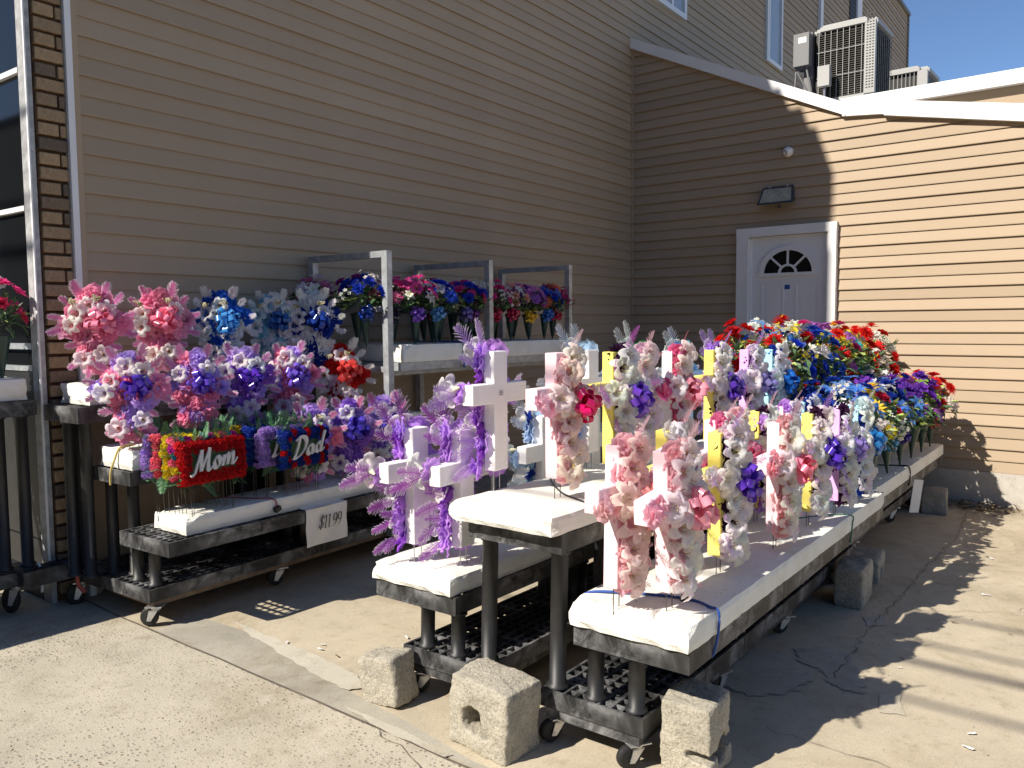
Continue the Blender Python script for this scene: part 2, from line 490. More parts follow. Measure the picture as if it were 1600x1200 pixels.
# pebbles and crumbs lying on the paving
R = random.Random(11)
mb = MB()
for i in range(420):
    if i < 320: x, y = R.uniform(1.2, 2.24), R.uniform(1.2, 4.6)
    else: x, y = R.uniform(2.4, 8.8), R.uniform(-.2, 1.3)
    s = R.uniform(.002, .006)*(1.8 if i > 410 else 1)
    m4 = Matrix.Translation((x, y, gz(x, y)+s*.4)) @ Matrix.Rotation(R.uniform(0, 3), 4, 'Z')
    mb.add([m4 @ Vector(p)*1 for p in [(s, 0, 0), (0, s*.8, 0), (-s, 0, 0), (0, -s*.7, 0), (0, 0, s*.7), (0, 0, -s*.5)]],
           [(0, 1, 4), (1, 2, 4), (2, 3, 4), (3, 0, 4)])
tag(obj('gravel', mb.mesh('gravel', [M_BLOCK])), 'loose grit and small stones scattered on the concrete', 'gravel', kind='stuff')

# ------------------------------------------------------------------ store building (left, runs on behind the annex)
YW, XC = 4.97, 9.31
CO = 4.97/43.44
DL = -0.036
store = thing('store_building', 'tall tan sided store building in shade with a narrow brick pier at its left end', 'building', (2.17, YW, 0))
def sp(x, y, z): return (x-2.17, y-YW, z)

def siding_mesh(name, L, prot, c=CO):
    mb = MB()
    # profile in (out, z): lapped board with a lip at the butt
    pr = [(-.012, .010), (prot-.004, .009), (prot-.003, -.002), (prot, -.003), (prot+.0005, .006), (-.004, c+.003), (-.012, c+.009)]
    a = [(0, -o, z) for o, z in pr]; b = [(L, -o, z) for o, z in pr]
    n = len(pr)
    mb.add(a+b, [(i, i+n, i+n+1, i+1) for i in range(n-1)]+[tuple(range(n)), tuple(range(2*n-1, n-1, -1))])
    return mb.mesh(name, [M_SIDING])
sa = siding_mesh('siding_panel', 25.6-2.44, .012); sb_ = siding_mesh('siding_panel', 25.6-2.44, .006)
ua = siding_mesh('siding_panel', 25.6-7.0, .017); ub = siding_mesh('siding_panel', 25.6-7.0, .009)
k = -13
while True:
    z = CAM_H+CO*(k+.1)
    if z > 10.16: break
    if z > -.3:
        if z < 8.75: obj('siding_panel', sa if k % 2 else sb_, store, sp(2.44, YW, z))
        else: obj('siding_panel', ua if k % 2 else ub, store, sp(7.0, YW, z))
    k += 1
mb = MB()
mb.box(2.20, 25.6, 5.0, 14, -.6, 8.88)
mb.box(7.0, 25.6, 5.0, 14, 8.885, 10.25)
obj('wall', mb.mesh('wall', [M_SIDING_GREY]), store, (-2.17, -YW, 0))
mb = MB()
for x0, x1, z1 in [(2.17, 2.75, 9.86), (2.75, 3.2, 9.68), (3.2, 3.8, 9.32), (3.8, 4.4, 9.10), (4.4, 7.0, 8.96)]:
    mb.box(x0, x1-.002, YW, 14, 8.90, z1)
obj('shadow_parapet', mb.mesh('shadow_parapet', [M_SIDING_GREY]), store, (-2.17, -YW, 0))  # out of view; step heights shaped to cast the annex shadow edge
mb = MB(); mb.box(7.0, 25.7, YW-.07, 5.1, 10.25, 10.34); obj('roof_coping', mb.mesh('roof_coping', [M_ACDK]), store, (-2.17, -YW, 0))
mb = MB(); mb.box(25.6, 25.72, YW-.04, 5.1, -.6, 10.25); obj('corner_trim', mb.mesh('corner_trim', [M_ACDK]), store, (-2.17, -YW, 0))
# white strip + tan channel at the left end of the siding
mb = MB(); mb.box(2.357, 2.394, YW-.045, 5.0, -.3, 9.0); obj('white_trim_and_lit_edge', mb.mesh('white_trim_and_lit_edge', [M_WHITE]), store, (-2.17, -YW, 0))
mb = MB(); mb.box(2.397, 2.438, YW-.024, 5.0, -.3, 9.0); obj('siding_channel', mb.mesh('siding_channel', [M_SIDING]), store, (-2.17, -YW, 0))
# brick pier
pier = MB(); pier.box(2.192, 2.354, 4.978, 5.1, -.3, 9.0)
pier_o = obj('brick_pier', pier.mesh('brick_pier', [M_MORTAR]), store, (-2.17, -YW, 0))
def brick_mesh(L):
    mb = MB(); bm = bmesh.new()
    bmesh.ops.create_cube(bm, size=1)
    bmesh.ops.scale(bm, vec=(L, .05, .066), verts=bm.verts)
    bmesh.ops.bevel(bm, geom=bm.edges[:], offset=.004, segments=1, affect='EDGES')
    me = bpy.data.meshes.new('brick'); bm.to_mesh(me); bm.free(); me.materials.append(M_BRICK)
    return me
b_full, b_big, b_small = brick_mesh(.158), brick_mesh(.112), brick_mesh(.034)
R = random.Random(4)
for i in range(47):
    z = .12+i*.0835
    if i % 2:
        obj('brick', b_full, pier_o, (2.274, 4.972+R.uniform(-.004, .003), z))
    else:
        obj('brick', b_big, pier_o, (2.251, 4.972+R.uniform(-.004, .003), z))
        obj('brick', b_small, pier_o, (2.336, 4.972+R.uniform(-.004, .003), z))
# storefront window on the street side
mb = MB(); mb.box(2.150, 2.176, 4.952, 5.06, -.05, 9.0); obj('corner_jamb', mb.mesh('corner_jamb', [M_JAMB]), store, (-2.17, -YW, 0))
mb = MB(); mb.box(2.142, 2.1495, 4.950, 4.966, .3, 9.0); obj('white_trim_and_lit_edge', mb.mesh('white_trim_and_lit_edge', [M_WHITE]), store, (-2.17, -YW, 0))  # this white strip stands in for the jamb's sunlit edge
wf = MB(); wf.box(2.15, 2.19, 5.06, 9.0, .02, .40)
mb = MB(); mb.box(2.15, 2.19, 5.06, 9.0, 3.9, 9.0); obj('upper_facade', mb.mesh('upper_facade', [M_ACDK]), store, (-2.17, -YW, 0))
wfo = obj('storefront_window', wf.mesh('storefront_window', [M_BLACK]), store, (-2.17, -YW, 0))
mb = MB(); mb.box(2.172, 2.182, 5.06, 9.0, .40, 3.9); obj('glass', mb.mesh('glass', [M_GLASS]), wfo)
mb = MB(); mb.box(2.152, 2.1715, 5.065, 8.99, .41, 1.40); obj('dark_reflection_cover', mb.mesh('dark_reflection_cover', [M_BLACK]), wfo)  # black sheet added to keep bright reflections off the lower glass
for z, h in ((3.12, .03), (2.345, .028), (1.55, .035), (1.42, .03)):
    mb = MB(); mb.box(2.145, 2.17, 5.06, 9.0, z-h/2, z+h/2); obj('mullion', mb.mesh('mullion', [M_WHITE if z > 2 else M_GALV]), wfo)
# upper windows and trims
def window(x0, x1, z0, z1, mull=None):
    f = MB(); t = .07
    y0, y1 = YW-.05, YW+.01
    f.box(x0, x1, y0, y1, z0, z0+t); f.box(x0, x1, y0, y1, z1-t, z1)
    f.box(x0, x0+t, y0, y1, z0+t, z1-t); f.box(x1-t, x1, y0, y1, z0+t, z1-t)
    w = obj('window', f.mesh('window_frame', [M_WHITE]), store, (-2.17, -YW, 0))
    g = MB(); g.box(x0+t, x1-t, YW-.022, YW-.005, z0+t, z1-t); obj('pane', g.mesh('pane', [M_GLASS2]), w)
    xm = (x0+x1)/2 if mull is None else mull
    g = MB(); g.box(xm-.03, xm+.03, YW-.04, YW-.021, z0+t, z1-t); obj('sash_rail', g.mesh('sash_rail', [M_WHITE]), w)
window(9.75, 10.83, 5.86, 7.4, 10.4)
window(14.08, 14.88, 6.14, 7.9, 14.22)
for x0, x1, m in ((17.12, 17.30, M_WHITE), (19.95, 20.35, M_WHITE)):
    mb = MB(); mb.box(x0, x1, YW-.06, YW+.01, 4.5, 10.2); obj('vertical_trim', mb.mesh('vertical_trim', [m]), store, (-2.17, -YW, 0))
mb = MB()
for i in range(22):
    z = 7.6+i*.11
    mb.add([(19.45, YW-.03, z), (19.93, YW-.03, z), (19.93, YW-.012, z+.09), (19.45, YW-.012, z+.09)], [(0, 1, 2, 3)])
mb.box(19.45, 19.93, YW-.024, YW, 7.5, 10.1)
obj('louvre_vent', mb.mesh('louvre_vent', [M_ACDARK]), store, (-2.17, -YW, 0))

# ------------------------------------------------------------------ annex (right, low lean-to with the door)
annex = thing('annex_building', 'low tan sided lean-to with white fascia and a white door, half in sun', 'building', (XC, YW, 0), (0, 0, DL))
def roofz(y):      # underside line of the roof along the wall, y local (0 at the corner, negative to the right)
    return 5.12+(y/2.66)*1.25 if y > -2.66 else 3.87+(y+2.66)*.185
def y_at(z):
    if z > 3.87: return -(5.12-z)/1.25*2.66
    return -2.66-(3.87-z)/.185
PAN = {}
def annex_panel(z, prot, y_hi, y_lo_b, y_lo_t):
    mb = MB(); pr = [(-.012, .011), (prot-.004, .010), (prot-.003, -.002), (prot, -.003), (prot+.0005, .006), (-.004, CO+.003), (-.012, CO+.010)]
    n = len(pr); A = []; B = []
    for o, zz in pr:
        t = max(0, min(1, zz/CO)); yl = y_lo_b+(y_lo_t-y_lo_b)*t
        A.append((-o, y_hi, zz)); B.append((-o, yl, zz))
    mb.add(A+B, [(i, i+n, i+n+1, i+1) for i in range(n-1)]+[tuple(range(n)), tuple(range(2*n-1, n-1, -1))])
    obj('siding_panel', mb.mesh('siding_panel', [M_SIDING]), annex, (0, 0, z))
k = -13
while True:
    z = CAM_H+CO*(k+.12)
    if z > 5.08: break
    lo_b = max(-9.0, y_at(z)); lo_t = max(-9.0, y_at(z+CO))
    pr = .017 if k % 2 else .011
    if .60 < z+CO*.5 < 2.68:
        annex_panel(z, pr, -.03, -1.44, -1.44); annex_panel(z, pr, -2.546, lo_b, lo_t)
    else:
        annex_panel(z, pr, -.03, min(lo_b, -.04), min(lo_t, -.035))
    k += 1
mb = MB(); mb.box(-.022, .0, -.03, 0.0, .15, 5.1); obj('corner_channel', mb.mesh('corner_channel', [M_SIDING]), annex)
# wall core, roof
def prism(poly, x0, x1, mats, name, parent, mi=0):
    mb = MB(); n = len(poly)
    mb.add([(x0, y, z) for y, z in poly]+[(x1, y, z) for y, z in poly],
           [tuple(range(n)), tuple(range(2*n-1, n-1, -1))]+[(i, i+n, (i+1) % n+n, (i+1) % n) for i in range(n)])
    return obj(name, mb.mesh(name, mats), parent)
prism([(-.01, -.5), (-.01, 5.10), (-2.66, 3.85), (-9.0, 3.85-6.34*.185), (-9.0, -.5)], .012, .5, [M_SIDING_GREY], 'wall', annex)
prism([(-.05, 5.13), (-.05, 5.17), (-2.66, 3.93), (-9.0, 3.93-6.34*.185), (-9.0, 3.90-6.34*.185), (-2.66, 3.89)], .04, 5.0, [M_ROOF], 'roof', annex)
mb = MB(); mb.box(-.03, .012, -9.0, -.01, -.45, .172); obj('foundation', mb.mesh('foundation', [M_FOUND]), annex)
# fascia boards with small overlaps
def fascia(y0, y1, t0, t1, b0, b1, x0=-.055, x1=.03, name='fascia_board'):
    return prism([(y0, b0), (y0, t0), (y1, t1), (y1, b1)], x0, x1, [M_WHITE], name, annex)
fascia(-.0, -2.62, 5.21, 3.965, 5.085, 3.835)
fascia(-2.58, -3.02, 3.96, 3.915, 3.835, 3.79, -.050)
fascia(-3.0, -9.0, 3.928, 2.72, 3.775, 2.52, -.066)
prism([(-2.35, 4.06), (-2.35, 4.20), (-9.0, 4.20), (-9.0, 4.035)], .66, .74, [M_WHITE], 'rear_fascia_board', annex)
prism([(-2.5, 3.5), (-2.5, 4.08), (-9.0, 4.08), (-9.0, 2.5)], .76, .9, [M_SIDING], 'rear_wall', annex)
# door
fr = MB()
fr.box(-.075, .0, -1.575, -1.435, .55, 2.635); fr.box(-.075, .0, -2.555, -2.466, .55, 2.635); fr.box(-.077, .0, -2.557, -1.433, 2.635, 2.735)
fr.box(-.05, .0, -1.60, -1.575, .55, 2.61); fr.box(-.05, .0, -2.466, -2.445, .55, 2.61)
door = obj('door', fr.mesh('door_frame', [M_WHITE]), annex)
mb = MB(); mb.box(-.022, -.004, -2.462, -1.579, .57, 2.63); slab = obj('door_slab', mb.mesh('door_slab', [M_DOOR]), door)
for y0 in (-1.98, -2.37):
    mb = MB()
    for (a, b, c, d) in ((y0, y0+.26, 1.45, 2.10), (y0, y0+.26, .75, 1.35)):
        t = .018
        mb.box(-.030, -.022, a, b, c, c+t); mb.box(-.030, -.022, a, b, d-t, d); mb.box(-.030, -.022, a, a+t, c+t, d-t); mb.box(-.030, -.022, b-t, b, c+t, d-t)
        mb.box(-.027, -.022, a+.05, b-.05, c+.06, d-.06)
    obj('door_panel', mb.mesh('door_panel', [M_DOOR]), door)
cy, cz, ry, rz = -2.02, 2.215, .295, .27
fl = MB()
def arc(r0, r1, x0, x1, n=24):
    A = [(cy+ry*r1*math.cos(math.pi*i/n), cz+rz*r1*math.sin(math.pi*i/n)) for i in range(n+1)]
    B = [(cy+ry*r0*math.cos(math.pi*i/n), cz+rz*r0*math.sin(math.pi*i/n)) for i in range(n+1)]
    for i in range(n):
        vs = [(x0, *A[i]), (x0, *A[i+1]), (x0, *B[i+1]), (x0, *B[i]), (x1, *A[i]), (x1, *A[i+1]), (x1, *B[i+1]), (x1, *B[i])]
        fl.add(vs, [(0, 1, 2, 3), (0, 4, 5, 1), (3, 2, 6, 7)])
arc(.92, 1.12, -.042, -.022); arc(.27, .36, -.040, -.022)
fl.box(-.043, -.022, cy-ry*1.14, cy+ry*1.14, cz-.035, cz+.0)
for a in (45, 90, 135):
    ca, sa_ = math.cos(RAD(a)), math.sin(RAD(a)); w = .011
    p0 = Vector((0, ry*.34*ca, rz*.34*sa_)); p1 = Vector((0, ry*.94*ca, rz*.94*sa_)); d = (p1-p0).normalized(); nn = Vector((0, -d.z, d.y))*w
    for x0, x1 in ((-.038, -.022),):
        q = [p0+nn, p1+nn, p1-nn, p0-nn]
        fl.add([(x0, cy+v.y, cz+v.z) for v in q]+[(x1, cy+v.y, cz+v.z) for v in q], [(0, 1, 2, 3), (0, 4, 5, 1), (2, 6, 7, 3)])
fan = obj('fanlight', fl.mesh('fanlight', [M_DOOR]), door)
for i, (a0, a1) in enumerate(((0, 45), (45, 90), (90, 135), (135, 180), (0, 180))):
    mb = MB(); K = 8; r0, r1 = (.34, .93) if i < 4 else (0.02, .29)
    rows = [[(-.024, cy+ry*r*math.cos(RAD(a0+(a1-a0)*j/K)), cz+rz*r*math.sin(RAD(a0+(a1-a0)*j/K))) for j in range(K+1)] for r in (r0, r1)]
    mb.grid(rows); obj('pane', mb.mesh('pane', [M_GLASS]), fan)
mb = MB(); mb.box(-.0245, -.022, -2.045, -1.985, 2.03, 2.08); st = obj('blue_sticker', mb.mesh('blue_sticker', [M_BLUE]), door)
mb = MB(); mb.tube([(-.022, -2.40, 1.55), (-.07, -2.40, 1.55)], .012, 8); mb.lathe([(.0, -.03), (.022, -.02), (.028, 0), (.022, .02), (0, .03)], 12, mat=Matrix.Translation((-.085, -2.40, 1.55)))
obj('door_knob', mb.mesh('door_knob', [M_STEEL], True), door)
mb = MB(); mb.box(-1.0, -.035, -2.7, -1.3, -.4, .36); mb.box(-.7, -.036, -2.6, -1.4, .36, .545); tag(obj('door_step', mb.mesh('door_step', [M_FOUND]), annex))

# wall light above the door
fl_t = thing('flood_light', 'dark rectangular flood light on the wall above the white door', 'light', (XC-.02*0-.07, YW-1.9, 3.08), (0, 0, DL))
hb = MB()
hv = [(-.03, .17, .10), (-.03, -.17, .10), (-.13, -.205, -.10), (-.13, .205, -.10), (.07, .15, .10), (.07, -.15, .10), (.07, -.17, -.06), (.07, .17, -.06)]
hb.add(hv, [(4, 7, 6, 5), (0, 4, 5, 1), (3, 2, 6, 7), (0, 3, 7, 4), (1, 5, 6, 2)])
obj('housing', hb.mesh('housing', [M_BRONZE]), fl_t)
def lerp(a, b, t): return tuple(a[i]+(b[i]-a[i])*t for i in range(3))
tl, tr_, br_, bl_ = hv[0], hv[1], hv[2], hv[3]
def fq(u, v): return lerp(lerp(tl, tr_, u), lerp(bl_, br_, u), v)
rm = MB()
t = .09
for (u0, u1, v0, v1) in ((0, 1, 0, t), (0, 1, 1-t, 1), (0, t*.6, t, 1-t), (1-t*.6, 1, t, 1-t)):
    q = [fq(u0, v0), fq(u1, v0), fq(u1, v1), fq(u0, v1)]
    q2 = [(p[0]-.012, p[1], p[2]-.006) for p in q]
    rm.add(q+q2, [(4, 5, 6, 7), (0, 1, 5, 4), (1, 2, 6, 5), (2, 3, 7, 6), (3, 0, 4, 7)])
obj('rim', rm.mesh('rim', [M_BRONZE]), fl_t)
ln = MB(); K = 14
ln.grid([[(lambda p: (p[0]-.004-.003*((i+j) % 2), p[1], p[2]))(fq(.05+.9*i/K, .09+.82*j/6)) for i in range(K+1)] for j in range(7)])
obj('lens', ln.mesh('lens', [M_LAMPGLASS]), fl_t)
for y in (.09, -.11):
    mb = MB(); mb.box(-.05, -.03, y-.012, y+.012, .085, .105); obj('clip', mb.mesh('clip', [M_STEEL]), fl_t)
mb = MB(); mb.tube([(.07, 0, -.03), (.02, 0, -.12), (-.05, -.02, -.13)], .018, 8); obj('bracket', mb.mesh('bracket', [M_BRONZE]), fl_t)

dc = thing('security_camera', 'small white dome security camera on the siding above the flood light', 'camera', (XC-.075, YW-2.0, 3.55), (0, 0, DL))
mb = MB(); mb.lathe([(.0, -.06), (.045, -.055), (.06, -.02), (.06, 0), (.0, .0)], 20, mat=Matrix.Rotation(RAD(90), 4, 'Y')); obj('base', mb.mesh('base', [M_WHITE], True), dc, (.035, 0, 0))
mb = MB(); mb.lathe([(.056*math.sin(a), -.056*math.cos(a)) for a in [math.pi*i/12 for i in range(13)]], 20); obj('ball', mb.mesh('ball', [M_WHITE], True), dc, (-.025, 0, -.005))
mb = MB(); mb.lathe([(0, .0), (.028, .001), (.032, -.012)], 16); obj('camera_lens', mb.mesh('camera_lens', [M_BLACK], True), dc, (-.066, .022, -.02), quat=Vector((-.75, .5, -.3)).to_track_quat('Z', 'Y'))

# condensers on the roof
def condenser(name, label, loc, W, D, H, full):
    t = thing(name, label, 'air conditioner', loc, (0, 0, DL))
    mb = MB(); mb.box(.03, D-.03, .03, W-.03, .03, H-.06); obj('coil', mb.mesh('coil', [M_ACDARK]), t)
    mb = MB(); mb.box(0, D, 0, W, 0, .045); obj('base_pan', mb.mesh('base_pan', [M_ACGREY]), t)
    bm = bmesh.new(); bmesh.ops.create_cube(bm, size=1); bmesh.ops.scale(bm, vec=(D+.03, W+.03, .075), verts=bm.verts)
    bmesh.ops.bevel(bm, geom=[e for e in bm.edges if abs(e.verts[0].co.z-e.verts[1].co.z) > .01], offset=.10, segments=4, affect='EDGES')
    bmesh.ops.bevel(bm, geom=[e for e in bm.edges if e.verts[0].co.z > .03 and e.verts[1].co.z > .03], offset=.025, segments=2, affect='EDGES')
    me = bpy.data.meshes.new('top_cover'); bm.to_mesh(me); bm.free(); me.materials.append(M_ACGREY)
    obj('top_cover', me, t, (D/2, W/2, H-.03))
    gw = MB(); n = int(W/.07) if full else int(W/.05)
    for i in range(1, n):
        y = W*i/n
        gw.box(-.004, .001, y-.0028, y+.0028, .045, H-.065)
    for i in range(1, int(D/.085)):
        x = D*i/int(D/.085); gw.box(x-.0028, x+.0028, -.004, .001, .045, H-.065)
    if full:
        for z in (H*.33, H*.66): gw.box(-.006, .0, .05, W-.05, z-.003, z+.003)
    obj('wire_guard', gw.mesh('wire_guard', [M_ACGREY]), t)
    lv = MB()
    if full:
        for i in range(int((H-.14)/.026)):
            z = .06+i*.026
            lv.add([(.004, .06, z), (.004, W-.06, z), (.026, W-.06, z+.014), (.026, .06, z+.014)], [(0, 1, 2, 3)])
            lv.add([(.06, .004, z), (D-.06, .004, z), (D-.06, .026, z+.014), (.06, .026, z+.014)], [(0, 1, 2, 3)])
        obj('louvres', lv.mesh('louvres', [M_ACFIN]), t)
    cp = MB(); cp.box(-.012, .05, -.012, .11, .03, H-.06); post = obj('corner_post', cp.mesh('corner_post', [M_ACGREY]), t)
    if full:
        sl = MB()
        for i in range(28):
            for y in (.012, .045, .078):
                sl.box(-.0135, -.011, y-.011, y+.011, .09+i*.033, .09+i*.033+.014)
        obj('vent_slots', sl.mesh('vent_slots', [M_ACDARK]), post)
        sv = MB(); sv.box(-.03, .35, W, W+.10, 0, H-.05); obj('service_panel', sv.mesh('service_panel', [M_ACDK]), t)
        sv = MB(); sv.box(-.16, .12, W+.0, W+.19, H-.47, H-.08)
        sbx = obj('control_box', sv.mesh('control_box', [M_ACDK]), t)
        sv = MB(); sv.box(-.163, -.1605, W+.03, W+.13, H-.20, H-.13); obj('rating_plate', sv.mesh('rating_plate', [M_PAPER]), sbx)
        sv = MB(); sv.box(-.19, -.10, W-.26, W-.12, .16, .40); dx = obj('disconnect_box', sv.mesh('disconnect_box', [M_ACGREY]), t)
        sv = MB(); sv.tube([(-.14, W-.19, .16), (-.14, W-.19, .02), (-.05, W-.19, -.05)], .016, 8); obj('conduit', sv.mesh('conduit', [M_STEEL]), dx)
        lg = MB()
        for y0, y1 in ((W+.17, W+.20), (W+.05, W-.05)):
            lg.tube([(-.1, y0, H-.47), (-.1, y1, -.05)], .012, 6)
        lg.tube([(-.1, W+.17, H-.5), (-.1, W-.02, .05)], .010, 6)
        obj('support_legs', lg.mesh('support_legs', [M_ACDK]), t)
    lg = MB()
    for x in (.08, D-.08):
        for y in (.08, W-.08): lg.box(x-.03, x+.03, y-.03, y+.03, -.35, 0)
    obj('roof_stand', lg.mesh('roof_stand', [M_ACDK]), t)
condenser('air_conditioner', 'large louvred condenser unit standing on the annex roof beside the tall wall', (10.55, 2.40, 4.36), .72, .86, .93, True)
condenser('air_conditioner', 'smaller wire-guarded condenser unit behind the large one on the roof', (12.0, 2.08, 4.15), .80, .8, .86, False)
# litter and weeds at the foot of the annex wall
mb = MB(); R = random.Random(21)
for i in range(420):
    x = 8.95+R.gauss(0, .10); y = R.uniform(-.8, 2.0) if R.random() < .6 else R.gauss(.95, .16)
    x = min(x, 9.10)
    s = R.uniform(.012, .04); zz = gz(x, y)+R.uniform(.003, .05)*(1 if x > 8.9 else .3)
    m4 = Matrix.Translation((x, y, zz)) @ Matrix.Rotation(R.uniform(0, 6), 4, 'Z') @ Matrix.Rotation(R.uniform(-.9, .9), 4, 'X')
    mb.add([m4 @ Vector(p) for p in ((-s, 0, 0), (0, s*.4, .004), (s, 0, 0), (0, -s*.4, .004))], [(0, 1, 2, 3)])
tag(obj('leaf_litter', mb.mesh('leaf_litter', [M_DEBRIS])), 'dry brown leaf litter heaped along the foot of the annex wall', 'leaf litter', kind='stuff')
# scraps and fallen petals on the paving
R = random.Random(77)
for i in range(34):
    if i < 22: x, y = R.uniform(3.0, 8.5), R.uniform(-.1, 1.05)
    else: x, y = R.uniform(2.6, 3.6), R.uniform(2.4, 3.5)
    s_ = R.uniform(.006, .015); mb = MB()
    mb.grid([[(s_*(u-1)*(1+.3*R.random()), s_*.45*(v-1)*(1+.5*R.random()), .004+s_*.35*R.random()) for v in range(3)] for u in range(4)])
    o = obj('fallen_petal', mb.mesh('fallen_petal', [M_PAPER if R.random() < .6 else M_DEBRIS]), None, (x, y, gz(x, y)), (0, 0, R.uniform(0, 6)))
    tag(o, 'small scrap of petal or leaf lying on the concrete', 'scrap', 'scraps lying on the concrete')
# power cables over the street side, out of frame: they cast the soft stripes on the concrete
for i, (xs, r) in enumerate(((5.44, .017), (4.93, .014), (4.63, .026), (4.15, .017))):
    zc = 7.0; xc = xs-.02-zc/math.tan(RAD(SUN_EL))*math.cos(RAD(SUN_AZ))
    mb = MB(); mb.tube([(xc, -12+2.1*j, zc-.25*(1-((j-6)/6.)**2)) for j in range(13)], r, 6)
    o = obj('overhead_cable', mb.mesh('overhead_cable', [M_RUBBER]))
    tag(o, ('first thin black overhead cable above the sidewalk, nearest the curb', 'second thin black overhead cable above the sidewalk', 'thickest black overhead cable above the sidewalk', 'black overhead cable farthest out over the road')[i], 'cable', 'overhead cables above the sidewalk')

# unseen dark building added across the street to darken the shop window's reflection
st_b = thing('dark_reflection_building', 'unseen dark building added across the street to darken the shop window', 'building', (-19, 15, 0))
mb = MB(); mb.box(-8, 0, -45, 45, -1, 15); obj('wall', mb.mesh('wall', [M_DARKFAC]), st_b)
gl = MB(); gl.box(-.02, .02, -1.1, 1.1, 0, 1.7); gme = gl.mesh('window', [M_GLASS])
for fl_z in (1.2, 4.8, 8.4, 11.8):
    for j in range(-8, 9): obj('window', gme, st_b, (.03, j*4.6, fl_z))

# ------------------------------------------------------------------ display racks of black plastic shelving
def deck_mesh(La, Lb, h, bars=True):
    mb = MB(); t = .012
    mb.box(0, t, 0, Lb, 0, h); mb.box(La-t, La, 0, Lb, 0, h)
    mb.box(t, La-t, 0, t, 0, h); mb.box(t, La-t, Lb-t, Lb, 0, h)
    if bars:
        nb = max(4, int(Lb/.05)); na = max(6, int(La/.058))
        for i in range(1, nb):
            y = Lb*i/nb; w = .009 if i % 3 else .016
            mb.box(t, La-t, y-w/2, y+w/2, h-.016, h-.001)
        for i in range(1, na):
            x = La*i/na; w = .008 if i % 3 else .018
            mb.box(x-w/2, x+w/2, t, Lb-t, h-.020, h-.003)
        for i in range(1, 4): mb.box(La*i/4-.006, La*i/4+.006, t, Lb-t, .0, h-.02)
    else:
        mb.box(t, La-t, t, Lb-t, h-.01, h-.002)
    return mb.mesh('deck', [M_PLASTIC])
DECK = {}
def deck(La, Lb, h):
    k = (round(La, 3), round(Lb, 3), round(h, 3))
    if k not in DECK: DECK[k] = deck_mesh(*k)
    return DECK[k]
LEG = {}
def leg(root, a, b, z0, z1, r=.032):
    k = (round(z1-z0, 3), r)
    if k not in LEG:
        mb = MB(); H = z1-z0
        mb.lathe([(r*1.35, 0), (r*1.3, .012), (r, .016), (r, H-.012), (r*1.25, H-.01), (r*1.25, H)], 18)
        LEG[k] = mb.mesh('leg', [M_BLACK], True)
    obj('leg', LEG[k], root, (a, b, z0))
CAST = None
def caster(root, a, b, ztop, rz):
    global CAST
    if CAST is None:
        p = MB(); p.box(-.045, .045, -.035, .035, -.006, 0); p.lathe([(.028, -.006), (.026, -.022), (.012, -.024)], 14)
        f = MB()
        for s in (-1, 1):
            y = s*.022
            f.add([(-.02, y, -.022), (.028, y, -.022), (.012+.03, y, -.075), (.02+.0, y, -.078)], [(0, 1, 2, 3)])
            f.add([(-.02, y+s*.003, -.022), (.028, y+s*.003, -.022), (.042, y+s*.003, -.075), (.02, y+s*.003, -.078)], [(0, 1, 2, 3)])
        f.box(-.02, .028, -.025, .025, -.024, -.020); f.tube([(.03, -.028, -.066), (.03, .028, -.066)], .006, 8)
        w = MB(); w.lathe([(.0, -.016), (.014, -.019), (.040, -.017), (.047, -.012), (.049, 0), (.047, .012), (.040, .017), (.014, .019), (0, .016)], 22, mat=Matrix.Rotation(RAD(90), 4, 'X'))
        CAST = (p.mesh('caster_plate', [M_STEEL]), f.mesh('fork', [M_STEEL]), w.mesh('wheel', [M_RUBBER], False))
    c = obj('caster', CAST[0], root, (a, b, ztop), (0, 0, rz), (1.0, 1.0, ztop/.107))
    obj('fork', CAST[1], c); obj('wheel', CAST[2], c, (.034, 0, -.058))

TILT = .022
def rack(name, label, P, th, group=None, tilt=TILT):
    return thing(name, label, 'display rack', (P[0], P[1], gz(P[0], P[1])), (.012, tilt, th), group)
def tier(root, a0, a1, b0, b1, z0, z1, nseg, name='shelf'):
    L = (a1-a0)/nseg
    for i in range(nseg): obj(name, deck(L-.006, b1-b0, z1-z0), root, (a0+i*L, b0, z0))

THA = RAD(.7)
PA = (2.598, 1.337)
aA = Vector((math.cos(THA), math.sin(THA), 0)); bA = Vector((-math.sin(THA), math.cos(THA), 0))
def A2W(a, b, z):
    p = Vector((*PA, 0))+aA*a+bA*b
    return Vector((p.x, p.y, gz(p.x, p.y)+z))
ra = rack('display_rack', 'black three-tier plastic rack in front holding the foam crosses', PA, THA)
tier(ra, .0, 3.18, 0, .452, .142, .213, 3, 'pallet'); tier(ra, .0, 3.18, .745, 1.2, .142, .213, 3, 'pallet')
mb = MB(); mb.box(.01, 3.15, .02, .432, .10, .140); mb.box(.01, 3.15, .765, 1.18, .10, .140)
obj('base_boards', mb.mesh('base_boards', [M_PLASTIC]), ra)
tier(ra, 0, 3.2, -.173, .305, .425, .503, 3); tier(ra, 0, 3.2, .368, .831, .765, .842, 3); tier(ra, 0, 3.2, .897, 1.371, .405, .485, 3)
for a in (.055, 1.0, 1.1, 2.06, 2.16, 3.1):
    leg(ra, a, .233, .214, .425); leg(ra, a, .057, .214, .425)
    leg(ra, a, 1.101, .214, .405); leg(ra, a, .925, .214, .405)
    leg(ra, a, .755, .214, .765, .034); leg(ra, a, .408, .214, .765, .034)
